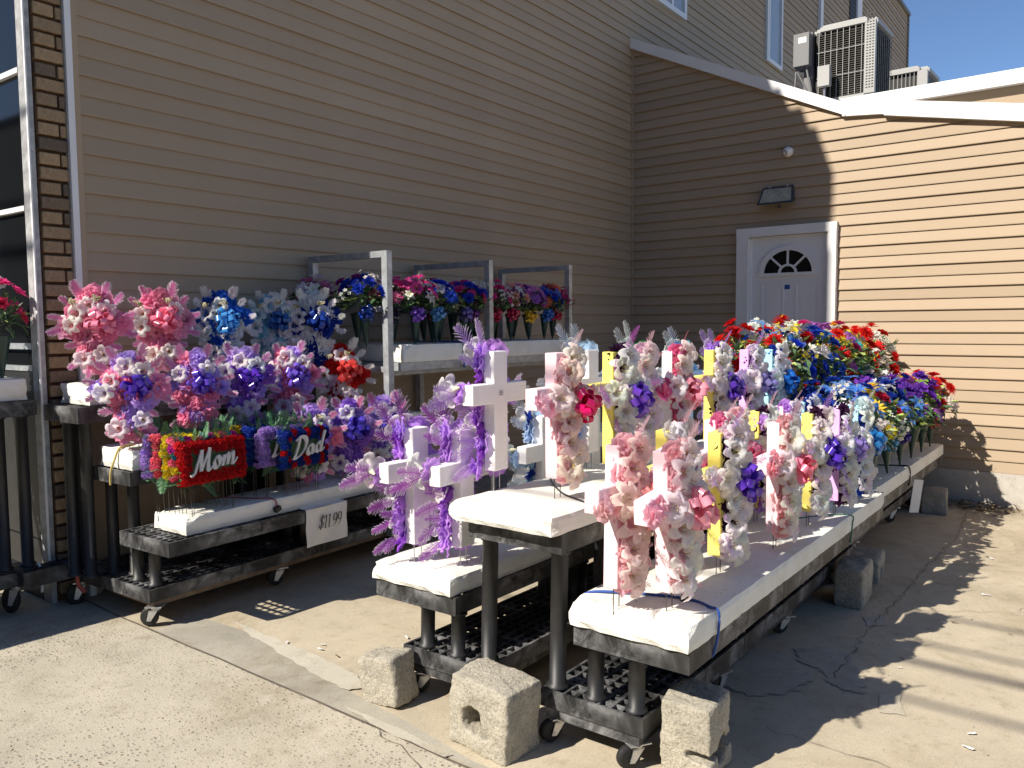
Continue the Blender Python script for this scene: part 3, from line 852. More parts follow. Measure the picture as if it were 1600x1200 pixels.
for a, b, r_ in ((.05, .05, 2.6), (.87, .04, 2.9), (1.81, .04, 2.4), (2.95, .05, 2.8), (.05, 1.10, 2.1), (.08, .80, 2.5), (1.6, 1.12, 2.6), (3.0, 1.1, 2.3), (.05, .40, 2.7), (2.95, .4, 2.0)):
    caster(ra, a, b, .10, r_)
PA2 = A2W(3.25, .07, 0)
rb = rack('display_rack', 'black three-tier plastic rack at the far end holding the cone bouquets', (PA2.x, PA2.y), THA)
tier(rb, .0, 3.1, 0, .452, .142, .213, 3, 'pallet'); tier(rb, .0, 3.1, .745, 1.2, .142, .213, 3, 'pallet')
tier(rb, 0, 3.1, -.173, .305, .415, .493, 3); tier(rb, 0, 3.1, .368, .831, .765, .842, 3); tier(rb, 0, 3.1, .897, 1.371, .405, .485, 3)
for a in (.055, 1.0, 1.1, 2.0, 2.1, 3.02):
    leg(rb, a, .233, .214, .415); leg(rb, a, .057, .214, .415); leg(rb, a, 1.101, .214, .405); leg(rb, a, .925, .214, .405)
    leg(rb, a, .755, .214, .765, .034); leg(rb, a, .408, .214, .765, .034)
for a, b, r_ in ((.35, .04, 2.6), (1.88, .04, 2.2), (2.8, .05, 2.6), (.1, 1.1, 2.3), (2.9, 1.1, 2.2)): caster(rb, a, b, .142, r_)

# styrofoam slabs
def foam(label, org, th, L, W, H, seed, tilt=TILT, chips=1.0, group='styrofoam slabs on the racks'):
    nx, ny, nz = max(6, int(L/.045)), max(5, int(W/.045)), 4
    bm = bmesh.new(); R = random.Random(seed); V = {}
    def vert(i, j, k):
        key = (i, j, k)
        if key in V: return V[key]
        x, y, z = L*i/nx, W*j/ny, H*k/nz
        ex, ey, ez = min(i, nx-i), min(j, ny-j), min(k, nz-k)
        p = Vector((x, y, z))
        edge = (ex == 0)+(ey == 0)+(ez == 0)
        c = Vector((L/2, W/2, H/2)); nn = noise.noise_vector(p*7+Vector((seed*3.1, 0, 0)))
        nf = noise.noise(p*16+Vector((seed, 5, 0)))
        amt = .0016*chips
        p += nn*amt
        if edge >= 2:
            ins = .004+.006*max(0, nf+.1)+(.012*chips*max(0, nf+.2) if (ex <= 1 and (x < .1 or x > L-.1)) else 0)
            if i == 0: p.x += ins
            if i == nx: p.x -= ins
            if j == 0: p.y += ins
            if j == ny: p.y -= ins
            if k == nz: p.z -= ins*.7
            if k == 0: p.z = 0
        if edge == 3 and k == nz:
            p.x += .003*(1 if i == 0 else -1); p.y += .003*(1 if j == 0 else -1)
        if k == 0: p.z = 0
        V[key] = bm.verts.new(p); return V[key]
    for i in range(nx):
        for j in range(ny):
            bm.faces.new([vert(i, j, nz), vert(i+1, j, nz), vert(i+1, j+1, nz), vert(i, j+1, nz)])
            bm.faces.new([vert(i, j, 0), vert(i, j+1, 0), vert(i+1, j+1, 0), vert(i+1, j, 0)])
    for k in range(nz):
        for i in range(nx):
            bm.faces.new([vert(i, 0, k), vert(i+1, 0, k), vert(i+1, 0, k+1), vert(i, 0, k+1)])
            bm.faces.new([vert(i, ny, k), vert(i, ny, k+1), vert(i+1, ny, k+1), vert(i+1, ny, k)])
        for j in range(ny):
            bm.faces.new([vert(0, j, k), vert(0, j, k+1), vert(0, j+1, k+1), vert(0, j+1, k)])
            bm.faces.new([vert(nx, j, k), vert(nx, j+1, k), vert(nx, j+1, k+1), vert(nx, j, k+1)])
    me = bpy.data.meshes.new('foam_slab'); bm.to_mesh(me); bm.free(); me.materials.append(M_FOAM)
    o = obj('foam_slab', me, None, org, (.012, tilt, th))
    tag(o, label, 'foam slab', group); return o
foam('long chipped white foam slab under the pink and yellow crosses on the right low shelf', A2W(-.012, -.186, .506), THA, 3.24, .50, .098, 1, chips=1.5)
foam('ragged white foam slab on the raised middle shelf under the tall white cross', A2W(-.055, .355, .845), THA, 3.28, .52, .078, 2, chips=2.2)
foam('white foam slab on the left low shelf under the two purple and white crosses', A2W(-.012, .903, .488), THA, 3.2, .475, .083, 3, chips=1.8)
foam('white foam slab under the low blue and purple cone bouquets at the far end', A2W(3.25, -.112, .496), THA, 3.1, .48, .105, 4)
foam('white foam slab on the raised shelf under the red cone bouquets by the door', A2W(3.26, .43, .845), THA, 3.08, .48, .085, 5)

# left display B
THB = RAD(1.2)
PB = (2.30, 4.12)
gB = gz(*PB)
aB = Vector((math.cos(THB), math.sin(THB), 0)); bB = Vector((-math.sin(THB), math.cos(THB), 0))
def B2W(a, b, z):
    p = Vector((*PB, 0))+aB*a+bB*b
    return Vector((p.x, p.y, gB+z))
rB = thing('display_rack', 'stepped black plastic rack beside the tall shaded wall', 'display rack', (PB[0], PB[1], gB), (0, 0, THB))
tier(rB, -.02, 2.4, .0, .46, .142, .213, 2, 'pallet')
tier(rB, -.03, 2.4, .462, .80, .142, .213, 2, 'pallet')
mb = MB(); mb.box(.01, 2.38, .01, .45, .115, .141); obj('plywood_board', mb.mesh('plywood_board', [M_PLYWOOD]), rB)
tier(rB, -.02, 2.42, -.20, .275, .425, .503, 2); tier(rB, -.02, 2.42, .145, .54, .765, .842, 2); tier(rB, -.14, 1.5, .43, .81, 1.10, 1.19, 2)
for a in (.06, 1.10, 1.27, 2.3):
    leg(rB, a, .07, .214, .425); leg(rB, a, .235, .214, .425); leg(rB, a+.05, .35, .214, .765); leg(rB, a, .49, .214, .765)
    if a < 1.5: leg(rB, a-.12, .52, .214, 1.10); leg(rB, a-.16, .62, .214, 1.10); leg(rB, a-.04, .72, .214, 1.10)
for a, b, r_ in ((.03, .03, 2.2), (.88, .04, 2.6), (2.3, .04, 2.2), (-.02, .72, 2.7), (1.3, .72, 2.2)): caster(rB, a, b, .115 if b < .5 else .142, r_)
foam('white foam slab on the lowest shelf under the Mom and Dad pillows', B2W(.11, -.155, .505), THB, 2.32, .32, .098, 6, tilt=0, chips=1.4)
foam('white foam slab with a yellow rope on the middle step beside the wall', B2W(.0, .155, .844), THB, 2.38, .35, .115, 7, tilt=0)
foam('white foam slab on the top step against the tall wall', B2W(-.06, .46, 1.193), THB, 1.52, .33, .115, 8, tilt=0)

# far-left rack C, mostly out of frame
YC = 4.93
gC = gz(2.0, YC)
rC = thing('display_rack', 'black rack cut off by the left edge of the view', 'display rack', (2.08, YC, gC), (0, 0, 0))
tier(rC, -2.4, .02, -.03, .46, 1.12, 1.205, 2); tier(rC, -2.4, -.03, -.05, .52, .17, .25, 2, 'pallet')
obj('pallet', deck(.30, .13, .09), rC, (-.14, -.125, .165))
m_ = MB(); m_.box(-2.38, -.05, -.03, .5, .252, .258); obj('base_board', m_.mesh('base_board', [M_BLACK]), rC)  # solid board added to stop sun streaks through the pallet grid
for a in (-.05, -.17, -1.2, -2.3):
    for b in (.03, .40): leg(rC, a-(.06 if b > .2 else 0), b, .259, 1.12)
for a, b in ((-.12, .02), (-.6, .05), (-1.5, .3)): caster(rC, a, b, .17, 2.3)
foam('white foam slab at the left edge of the view holding a green cone vase', (-.05, YC, gC+1.208), 0, 2.12, .44, .122, 9, tilt=0)

# galvanised carts D behind
def cart(label, X0, L, both, z=1.34):
    t = thing('metal_cart', label, 'cart', (X0, 4.12, gz(X0, 4.3)), (0, 0, 0), 'galvanised carts along the wall')
    zt = 2.18-gz(X0, 4.3); r = .026
    dz = -gz(X0, 4.3)
    for x in ((0, L) if both else (0,)):
        for y in (0, .78):
            p = MB(); p.box(x-r, x+r, y-r, y+r, .16, zt); obj('post', p.mesh('post', [M_GALV]), t)
        p = MB(); p.box(x-r*.8, x+r*.8, r, .78-r, zt-.045, zt); obj('top_bar', p.mesh('top_bar', [M_GALV]), t)
        for zb in (1.775+dz, 1.345+dz):
            p = MB(); p.box(x-r*.7, x+r*.7, r, .78-r, zb-.02, zb+.02); obj('cross_bar', p.mesh('cross_bar', [M_GALV]), t)
    s = MB(); s.box(.10, L-.04 if both else L, -.02, .72, 1.34+dz, 1.352+dz)
    s.box(.10, L-.04 if both else L, -.022, -.005, 1.33+dz, 1.388+dz); s.box(.10, L-.04 if both else L, .70, .72, 1.33+dz, 1.388+dz)
    s.box(.098, .112, -.02, .72, 1.33+dz, 1.388+dz); s.box(.09, L, .1, .13, 1.29+dz, 1.338+dz)
    obj('shelf', s.mesh('shelf', [M_GALV]), t)
    b = MB(); b.box(.02, L, .0, .78, .14, .2); obj('base', b.mesh('base', [M_GALV]), t)
    for x in (.1, L-.1):
        for y in (.08, .70): caster(t, x, y, .14, 2.5)
cart('galvanised metal cart with the nearest square end frame, beside the blue and white crosses', 4.11, 1.11, False)
cart('galvanised metal cart in the middle of the row along the wall', 5.27, 1.17, False)
mbx = thing('metal_cart', 'galvanised metal cart end frame at the corner end of the row', 'cart', (6.48, 4.12, gz(6.48, 4.3)), (0, 0, 0), 'galvanised carts along the wall')
for y in (0, .78):
    p = MB(); p.box(-.026, .026, y-.026, y+.026, .1, 2.27); obj('post', p.mesh('post', [M_GALV]), mbx)
p = MB(); p.box(-.02, .02, .026, .754, 2.225, 2.27); obj('top_bar', p.mesh('top_bar', [M_GALV]), mbx)
p = MB(); p.box(-.02, .02, .026, .754, 1.40, 1.44); obj('cross_bar', p.mesh('cross_bar', [M_GALV]), mbx)
p = MB(); p.box(-.03, .03, -.03, .81, .06, .12); obj('base', p.mesh('base', [M_GALV]), mbx)
mb2 = MB()
foam('white foam slab on the galvanised cart shelf with a blue strap, under the cone bouquets', (4.225, 4.085, 1.39), 0, 2.22, .70, .128, 10, tilt=0, chips=1.2)
foam('short white foam slab beyond the square cart frame, behind the red and white cross', (3.62, 4.55, 1.395), 0, .44, .36, .12, 11, tilt=0, chips=.8)
p = MB(); p.box(3.55, 4.07, 4.54, 4.93, 1.345, 1.392); tag(obj('metal_shelf', p.mesh('metal_shelf', [M_GALV])), 'short galvanised shelf left of the square cart frame', 'shelf')

# cinder blocks
def block(label, loc, dims, rz, tiltv, seed, hole_axis=None, hole=(.055, .06), rough=.012, group='cinder blocks chocking the racks'):
    W, D, H = dims
    bm = bmesh.new(); bmesh.ops.create_cube(bm, size=1); bmesh.ops.scale(bm, vec=dims, verts=bm.verts)
    bmesh.ops.bevel(bm, geom=bm.edges[:], offset=.018, segments=2, affect='EDGES', profile=.6)
    me0 = bpy.data.meshes.new('b'); bm.to_mesh(me0); bm.free()
    tmp = bpy.data.objects.new('tmp', me0); COL.objects.link(tmp)
    cuts = []
    if hole_axis:
        for (u, v, r1, r2, sl) in hole_axis:
            bm = bmesh.new(); bmesh.ops.create_cone(bm, cap_ends=True, segments=14, radius1=1, radius2=1, depth=1)
            for vtx in bm.verts:
                n_ = noise.noise(Vector((vtx.co.x*2+seed, vtx.co.y*2, 0)))
                vtx.co.x *= 1+.25*n_; vtx.co.y *= 1+.25*n_
            bmesh.ops.scale(bm, vec=(r1, r2, 2*max(W, D)), verts=bm.verts)
            bmesh.ops.rotate(bm, matrix=Matrix.Rotation(RAD(90), 3, 'Y') if sl == 'x' else Matrix.Rotation(RAD(90), 3, 'X'), verts=bm.verts)
            bmesh.ops.translate(bm, vec=(0, u, v) if sl == 'x' else (u, 0, v), verts=bm.verts)
            mc = bpy.data.meshes.new('c'); bm.to_mesh(mc); bm.free()
            co = bpy.data.objects.new('cut', mc); COL.objects.link(co); cuts.append(co)
            md = tmp.modifiers.new('b', 'BOOLEAN'); md.object = co; md.operation = 'DIFFERENCE'; md.solver = 'EXACT'
    md = tmp.modifiers.new('r', 'REMESH'); md.mode = 'VOXEL'; md.voxel_size = .0085
    dg = bpy.context.evaluated_depsgraph_get(); dg.update()
    me = bpy.data.meshes.new_from_object(tmp.evaluated_get(dg)); me.name = 'cinder_block'
    for o in cuts+[tmp]: bpy.data.objects.remove(o)
    for v in me.vertices:
        p = v.co
        n1 = noise.noise(p*9+Vector((seed*2.3, 1, 4))); n2 = noise.noise(p*42+Vector((seed, 9, 2)))
        v.co = p+v.normal*(rough*n1+rough*.42*n2)
    me.materials.clear(); me.materials.append(M_BLOCK)
    me.polygons.foreach_set('use_smooth', [True]*len(me.polygons))
    o = obj('cinder_block', me, None, loc, (tiltv[0], tiltv[1], rz)); tag(o, label, 'cinder block', group)
def BL(a, b, h): return A2W(a, b, h/2-.004)
block('worn grey cinder block with a ragged hole in front of the middle of the rack', BL(-.135, .575, .285), (.215, .30, .285), RAD(-4), (RAD(3), 0, 0), 1, [(.03, -.015, .052, .050, 'x'), (-.02, -.05, .022, .055, 'x')], .013)
block('grey cinder block with an open slot at the right front corner of the rack', BL(.20, -.125, .285), (.23, .20, .285), RAD(2), (0, 0, 0), 2, [(-.07, -.05, .016, .075, 'x'), (.02, -.045, .05, .06, 'y')], .006)
block('pale smooth cinder block leaning at the left front corner of the rack', BL(-.10, 1.19, .205), (.16, .20, .215), RAD(4), (RAD(-9), 0, 0), 3, None, .004)
block('tall grey cinder block upright in the shade right of the rack', BL(2.63, -.13, .24), (.33, .17, .245), RAD(3), (0, 0, 0), 4, None, .005)
block('low cinder block lying behind the tall upright one in the shade', BL(3.28, -.06, .14), (.40, .21, .145), RAD(6), (0, 0, 0), 5, [(.0, -.01, .04, .05, 'y')], .006)
block('cinder block with a round hole in its end under the far end of the rack', BL(5.93, -.10, .21), (.34, .22, .215), RAD(8), (0, 0, 0), 6, [(.09, .0, .05, .045, 'y')], .005)

# straps, ropes, signs
def cord(name, label, pts, r, mat, cat='strap', group=None, hook=None):
    t = MB(); P = []
    pts = [Vector(p) for p in pts]
    for i in range(len(pts)-1):
        p0, p1, p2, p3 = pts[max(i-1, 0)], pts[i], pts[i+1], pts[min(i+2, len(pts)-1)]
        for k in range(6):
            u = k/6
            P.append(.5*((2*p1)+(p2-p0)*u+(2*p0-5*p1+4*p2-p3)*u*u+(3*p1-p0-3*p2+p3)*u**3))
    P.append(pts[-1]); t.tube(P, r, 7)
    o = obj(name, t.mesh(name, [mat], True)); tag(o, label, cat, group)
    if hook:
        h = MB(); h.box(-.014, .014, -.014, .014, -.02, .02); obj('hook', h.mesh('hook', [M_BLACK]), o, hook, (.2, 1.2, .3))
    return o
cord('bungee_cord', 'blue bungee cord over the right front foam slab behind the first pink crosses', [A2W(.10, .32, .58), A2W(.13, .27, .609), A2W(.24, .05, .611), A2W(.27, -.08, .610), A2W(.24, -.16, .608), A2W(.235, -.195, .60), A2W(.235, -.195, .52), A2W(.225, -.182, .44), A2W(.22, -.17, .425)], .0055, M_BLUE, hook=A2W(.262, -.05, .612))
cord('bungee_cord', 'thin black cord across the raised middle foam slab', [A2W(.62, .80, .932), A2W(.5, .7, .927), A2W(.35, .55, .928), A2W(.28, .42, .927), A2W(.27, .352, .90)], .004, M_BLACK)
cord('bungee_cord', 'dark bungee cord with a hook across the foam slab between the Mom and Dad pillows', [B2W(.55, .16, .60), B2W(.56, .10, .607), B2W(.62, -.05, .608), B2W(.68, -.135, .608), B2W(.70, -.165, .59), B2W(.70, -.170, .56)], .004, M_RED, hook=B2W(.70, -.176, .545))
cord('rope', 'pale yellow rope looped over the end of the foam slab on the middle step', [B2W(.12, .33, .955), B2W(.10, .32, .966), B2W(.04, .30, .966), B2W(.0, .285, .955), B2W(-.015, .30, .90), B2W(-.03, .32, .83), B2W(-.032, .325, .755)], .006, M_YELLOW, 'rope')
cord('strap', 'blue strap around the foam slab on the galvanised cart', [(4.92, 4.6, 1.522), (4.90, 4.2, 1.522), (4.895, 4.08, 1.52), (4.893, 4.072, 1.46), (4.893, 4.072, 1.38), (4.893, 4.08, 1.325)], .010, M_BLUE)
cord('strap', 'red strap hanging down to a caster at the bottom left of the stepped rack', [B2W(-.08, .64, .30), B2W(-.085, .635, .22), B2W(-.08, .63, .15), B2W(-.05, .62, .10)], .012, M_RED)
cord('strap', 'white strap hanging from the base of the rack at the left edge', [(2.06, 4.90, .32), (2.065, 4.875, .25), (2.06, 4.87, .15)], .008, M_PAPER)
cord('bungee_cord', 'thin green cord over the foam slab beside the lavender cross', [A2W(1.95, .05, .606), A2W(2.2, -.08, .606), A2W(2.3, -.185, .60), A2W(2.3, -.192, .55), A2W(2.3, -.182, .44)], .004, M_GREENCORD)
cord('bungee_cord', 'black bungee cord over the far foam slab beside the last cone vases', [A2W(4.4, .1, .606), A2W(4.5, -.05, .606), A2W(4.48, -.118, .60), A2W(4.48, -.125, .5), A2W(4.5, -.11, .45)], .006, M_BLACK)

def cmul(pts, n=6):
    P = []; pts = [Vector((*p, 0)) for p in pts]
    for i in range(len(pts)-1):
        p0, p1, p2, p3 = pts[max(i-1, 0)], pts[i], pts[i+1], pts[min(i+2, len(pts)-1)]
        for k in range(n):
            u = k/n
            P.append(.5*((2*p1)+(p2-p0)*u+(2*p0-5*p1+4*p2-p3)*u*u+(3*p1-p0-3*p2+p3)*u**3))
    P.append(pts[-1]); return P
def lettering(strokes, nib, ang, th, minw=.018, shear=0.0):
    """calligraphic strokes as raised ribbons in the local XZ plane facing -Y"""
    mb = MB()
    h = Vector((math.cos(ang), math.sin(ang), 0))*nib
    for si, st in enumerate(strokes):
        P = cmul(st); L = []; Rr = []
        for i, p in enumerate(P):
            d = (P[min(i+1, len(P)-1)]-P[max(i-1, 0)]).normalized(); nn = Vector((-d.y, d.x, 0))
            w = abs(h.dot(nn)); off = nn*max(w, minw)
            L.append(p+off); Rr.append(p-off)
        y = -th-.0005*si
        def q(v, yy): return (v.x+shear*v.y, yy, v.y)
        K = len(P)
        vs = [q(v, y) for v in L]+[q(v, y) for v in Rr]+[q(v, 0) for v in L]+[q(v, 0) for v in Rr]
        fs = []
        for i in range(K-1):
            fs += [(i, i+1, K+i+1, K+i), (i, 2*K+i, 2*K+i+1, i+1), (K+i, K+i+1, 3*K+i+1, 3*K+i)]
        mb.add(vs, fs)
    return mb
def ell(cx, cy, rx, ry, a0, a1, n=9):
    return [(cx+rx*math.cos(RAD(a0+(a1-a0)*i/n)), cy+ry*math.sin(RAD(a0+(a1-a0)*i/n))) for i in range(n+1)]
price = [
    [(.50, .74), (.46, .90), (.30, .94), (.15, .82), (.16, .64), (.32, .50), (.46, .36), (.44, .16), (.26, .05), (.08, .10), (.05, .26)],
    [(.32, 1.06), (.27, .5), (.22, -.08)],
    [(.66, .84), (.80, .98)], [(.80, .98), (.80, .5), (.80, .02)], [(.66, .01), (.94, .01)],
    [(1.10, .84), (1.24, .98)], [(1.24, .98), (1.24, .5), (1.24, .02)], [(1.10, .01), (1.38, .01)],
    [(1.52, .04), (1.56, .05), (1.60, .04)],
    ell(1.94, .68, .20, .28, 20, 385), [(2.13, .72), (2.14, .45), (2.02, .16), (1.78, .00)],
    ell(2.50, .68, .20, .28, 20, 385), [(2.69, .72), (2.70, .45), (2.58, .16), (2.34, .00)],
]
sgn = thing('price_sign', 'white paper price sign reading $11.99 hanging on the low shelf front', 'price sign', B2W(.885, -.204, .505), (0, 0, THB))
mb = MB(); K = 12
mb.grid([[(.335*i/K, -.006-.010*math.sin(math.pi*i/K)*(1-(j/8.))-.004*math.sin(j*1.1+i*.6), -.235*j/8) for i in range(K+1)] for j in range(9)])
mb.add([(.0, .09, .002), (.335, .09, .002), (.335, -.006, .0), (.0, -.006, .0)], [(0, 1, 2, 3)])
obj('paper', mb.mesh('paper', [M_PAPER], True), sgn)
lt = lettering(price, .055, RAD(8), .02, .020, .22)
obj('price_lettering', lt.mesh('price_lettering', [M_INK]), sgn, (.085, -.0225, -.135), None, (.066, .03, .082))
sg2 = tag(obj('hanging_tag', (lambda m: (m.box(0, .11, -.002, .002, -.27, 0), m.mesh('hanging_tag', [M_PAPER]))[1])(MB()), None, A2W(4.52, -.15, .50), (.05, .12, THA-.5)), 'blank white card hanging under the far right end of the rack', 'sign')

# ------------------------------------------------------------------ artificial flowers: shared meshes, unit radius, facing +Z
def make_lily(seed):
    R = random.Random(seed); mb = MB(); n = 36
    rr = [(.04, -1.0), (.09, -.80), (.16, -.54), (.27, -.28), (.47, -.06), (.72, .08), (.92, .08), (1.02, .0)]
    ph = [R.uniform(-.08, .08) for _ in range(6)]; cl = [R.uniform(.2, 2.2) for _ in range(6)]; bend = [R.uniform(-.14, .12) for _ in range(6)]
    rows = []
    for i, (r, z) in enumerate(rr):
        row = []; kk = max(0, min(1, (r-.40)/.5))
        for j in range(n+1):
            t = 2*math.pi*(j % n)/n; q = int(((t+math.pi/6) % (2*math.pi))/(math.pi/3)) % 6
            lob = abs(math.cos(3*t))**.75
            rad = r*(1-kk*.34*(1-lob))
            zz = z-kk*.07*math.cos(6*t)+kk*bend[q]*lob-max(0, r-.8)*.75*cl[q]*lob+kk*.03*math.sin(17*t+ph[q]*30)
            tt = t+kk*ph[q]*.6
            row.append((rad*math.cos(tt), rad*math.sin(tt), zz))
        rows.append(row)
    mb.grid(rows[:3], 1); mb.grid(rows[2:], 0)
    for k in range(6):
        t = k*math.pi/3+R.uniform(-.3, .3); d = Vector((math.cos(t), math.sin(t), 0)); s = d.cross(Vector((0, 0, 1)))*.022
        p0 = Vector((0, 0, -.7)); p1 = d*.20+Vector((0, 0, R.uniform(-.10, .08)))
        mb.add([p0+s*.6, p0-s*.6, p1-s, p1+s], [(0, 1, 2, 3)], 2)
        mb.add([p1+s*2.4, p1-s*2.4, p1+d*.05+Vector((0, 0, .05))], [(0, 1, 2)], 2)
    return mb.mesh('lily', [M_PETAL, M_THROAT, M_STAMEN], True)
LILY = [make_lily(s) for s in (1, 2, 3, 4)]

def make_ruffle(seed, layers=4, jag=.12):
    R = random.Random(seed); mb = MB(); n = 22
    for l in range(layers):
        R1 = 1.0-.2*l; z0 = -.25+.2*l; rows = []
        a = R.uniform(0, 6); tilt = Vector((R.uniform(-.25, .25), R.uniform(-.25, .25), 1)).normalized(); q = tilt.to_track_quat('Z', 'Y')
        jit = [R.uniform(-1, 1) for _ in range(n)]
        for r, zz in ((.08, -.25), (.55, .04), (.80, .16), (1.0, .10)):
            row = []
            for j in range(n+1):
                jj = j % n; t = a+2*math.pi*jj/n
                k = r*r
                rad = R1*r*(1+(jag*jit[jj] if r > .9 else 0)+(jag*(jj % 2-.5) if r > .9 else 0))
                p = Vector((rad*math.cos(t), rad*math.sin(t), z0+zz+k*.20*jit[jj]))
                row.append(q @ p)
            rows.append(row)
        mb.grid(rows)
    return mb.mesh('ruffled_bloom', [M_PETAL], True)
RUFF = [make_ruffle(s) for s in (11, 12, 13, 14)]
PANSY = [make_ruffle(s, 2, .3) for s in (21, 22)]

def petal(mb, ang, L, W, up0, up1, cup=.15, base=.06, z0=0.0, ns=4, twist=0.0, point=.5, mi=0):
    """one petal leaving the centre at angle ang; up0/up1 = slope at root / tip"""
    d = Vector((math.cos(ang), math.sin(ang), 0)); s = Vector((-math.sin(ang), math.cos(ang), 0)); rows = []
    x = base; z = z0
    for i in range(ns+1):
        u = i/ns; w = W*(math.sin(math.pi*min(1, .12+u*.88)**point) if point != 1 else 1-u)*.5+.01
        sl = up0+(up1-up0)*u
        c = d*x+Vector((0, 0, z)); nn = (Vector((0, 0, 1))*math.cos(sl)-d*math.sin(sl))
        rows.append([c-s*w+nn*cup*w, c-nn*0, c+s*w+nn*cup*w])
        x += math.cos(sl)*L/ns; z += math.sin(sl)*L/ns
    mb.grid(rows, mi)

def make_rose(seed):
    R = random.Random(seed); mb = MB()
    for ring, (k, L, W, u0, u1) in enumerate(((3, .45, .5, 1.5, 1.9), (4, .6, .62, 1.25, 1.35), (5, .8, .75, .85, .7), (6, 1.0, .85, .45, .0))):
        a0 = R.uniform(0, 6)
        for i in range(k): petal(mb, a0+2*math.pi*i/k+R.uniform(-.15, .15), L, W, u0, u1+R.uniform(-.25, .2), .45, .05, -.15, 4, 0, .9)
    return mb.mesh('rose', [M_PETAL], True)
ROSE = [make_rose(s) for s in (31, 32, 33)]

def make_mum(seed, rings=4):
    R = random.Random(seed); mb = MB()
    for ring in range(rings):
        k = 15-ring*2; L = 1.0-.2*ring
        for i in range(k): petal(mb, 2*math.pi*i/k+ring*.21+R.uniform(-.08, .08), L, .26, .15+.32*ring, -.25+.3*ring+R.uniform(-.2, .15), .3, .03, -.1+.06*ring, 3, 0, .8)
    return mb.mesh('mum', [M_PETAL], True)
MUM = [make_mum(s) for s in (41, 42)]

def make_star(seed, k=6):
    R = random.Random(seed); mb = MB()
    for i in range(k): petal(mb, 2*math.pi*i/k+R.uniform(-.1, .1), 1.05, .52 if i % 2 else .40, .75, -.45+R.uniform(-.25, .2), .35, .05, -.35, 5, 0, .75)
    for i in range(5):
        t = i*1.257; d = Vector((math.cos(t), math.sin(t), 0)); s = d.cross(Vector((0, 0, 1)))*.02; p1 = d*.24+Vector((0, 0, .28))
        mb.add([s*.6, -s*.6, p1-s, p1+s], [(0, 1, 2, 3)], 1)
    return mb.mesh('star_lily', [M_PETAL, M_STAMEN], True)
STAR = [make_star(s) for s in (51, 52)]

def make_spray(seed):
    R = random.Random(seed); mb = MB()
    for i in range(16):
        c = Vector((R.gauss(0, .42), R.gauss(0, .42), R.gauss(.1, .28)))
        q = Vector((c.x, c.y, .6)).to_track_quat('Z', 'Y')
        for k in range(5):
            t = k*1.257; d = q @ Vector((math.cos(t), math.sin(t), .25)); s = q @ Vector((-math.sin(t), math.cos(t), 0))
            mb.add([c, c+d*.14+s*.09, c+d*.25, c+d*.14-s*.09], [(0, 1, 2, 3)])
    return mb.mesh('flower_spray', [M_PETAL], False)
SPRAY = [make_spray(s) for s in (61, 62)]

def make_feather(seed, nb=17, wid=.30, dense=1.0, mat=None):
    R = random.Random(seed); mb = MB(); tipv = []
    bend = R.uniform(-.25, .25)
    def cpt(u): return Vector((bend*u*u*.5, .10*u*u, u))
    K = 7
    for i in range(K):
        a, b = cpt(i/K), cpt((i+1)/K); w = .014*(1-.6*i/K)
        mb.add([a+Vector((-w, 0, 0)), a+Vector((w, 0, 0)), b+Vector((w, 0, 0)), b+Vector((-w, 0, 0))], [(0, 1, 2, 3)]); tipv += [0, 0, .0, .0]
    for i in range(nb):
        u = .14+.84*i/nb; c = cpt(u)
        ln_ = wid*(math.sin(math.pi*(.10+.86*(i/nb)))**.7)*(1-.12*(i/nb))
        for s in (-1, 1):
            l = ln_*R.uniform(.80, 1.12); a = RAD(R.uniform(26, 40)+24*(i/nb))
            d = Vector((s*math.cos(a), .10*R.uniform(.4, 1.5), math.sin(a))).normalized(); dn = Vector((0, -.22, 0))
            w = .020*dense
            p0 = c; p1 = c+d*l*.6; p2 = c+d*l+dn*l*.5
            sd_ = Vector((-d.z*s, 0, d.x*s)).normalized()*w
            mb.add([p0-sd_*.6, p0+sd_*.6, p1+sd_, p1-sd_, p2+sd_*.55, p2-sd_*.55], [(0, 1, 2, 3), (3, 2, 4, 5)]); tipv += [0, 0, .30, .30, 1, 1]
    me = mb.mesh('feather', [mat or M_FEATHER])
    at = me.attributes.new('tip', 'FLOAT', 'POINT'); at.data.foreach_set('value', tipv)
    return me
FEA = [make_feather(s, 17, .34, .72) for s in (71, 72, 73)]
FEAP = [make_feather(s, 15, .26, .55, mat=M_FEATHER_PLAIN) for s in (74, 75)]
FEAD = [make_feather(s, 22, .38, .95) for s in (76, 77, 78)]

def make_bow(seed, nl=14):
    R = random.Random(seed); mb = MB()
    for i in range(nl):
        u = (i+.5)/nl; ph = math.acos(1-u*.98); th = i*2.4+R.uniform(-.25, .25)
        d = Vector((math.sin(ph)*math.cos(th), math.sin(ph)*math.sin(th), math.cos(ph)*.9))
        side = d.cross(Vector((R.uniform(-1, 1), R.uniform(-1, 1), R.uniform(-1, 1)))).normalized(); nn = side.cross(d).normalized()
        L = R.uniform(.82, 1.1); w = .20; hgt = .30; rows = []
        for k in range(12):
            a = k/11*2*math.pi
            along = L*(.52-.48*math.cos(a)) if True else 0
            off = hgt*math.sin(a)*(.35+.65*along/L)
            c = d*along+nn*off; ww = w*(.35+.65*max(0, math.sin(math.pi*k/11))**.5)
            rows.append([c-side*ww, c+side*ww])
        mb.grid(rows)
    return mb.mesh('bow', [M_SATIN], True)
BOW = [make_bow(s) for s in (81, 82, 83)]

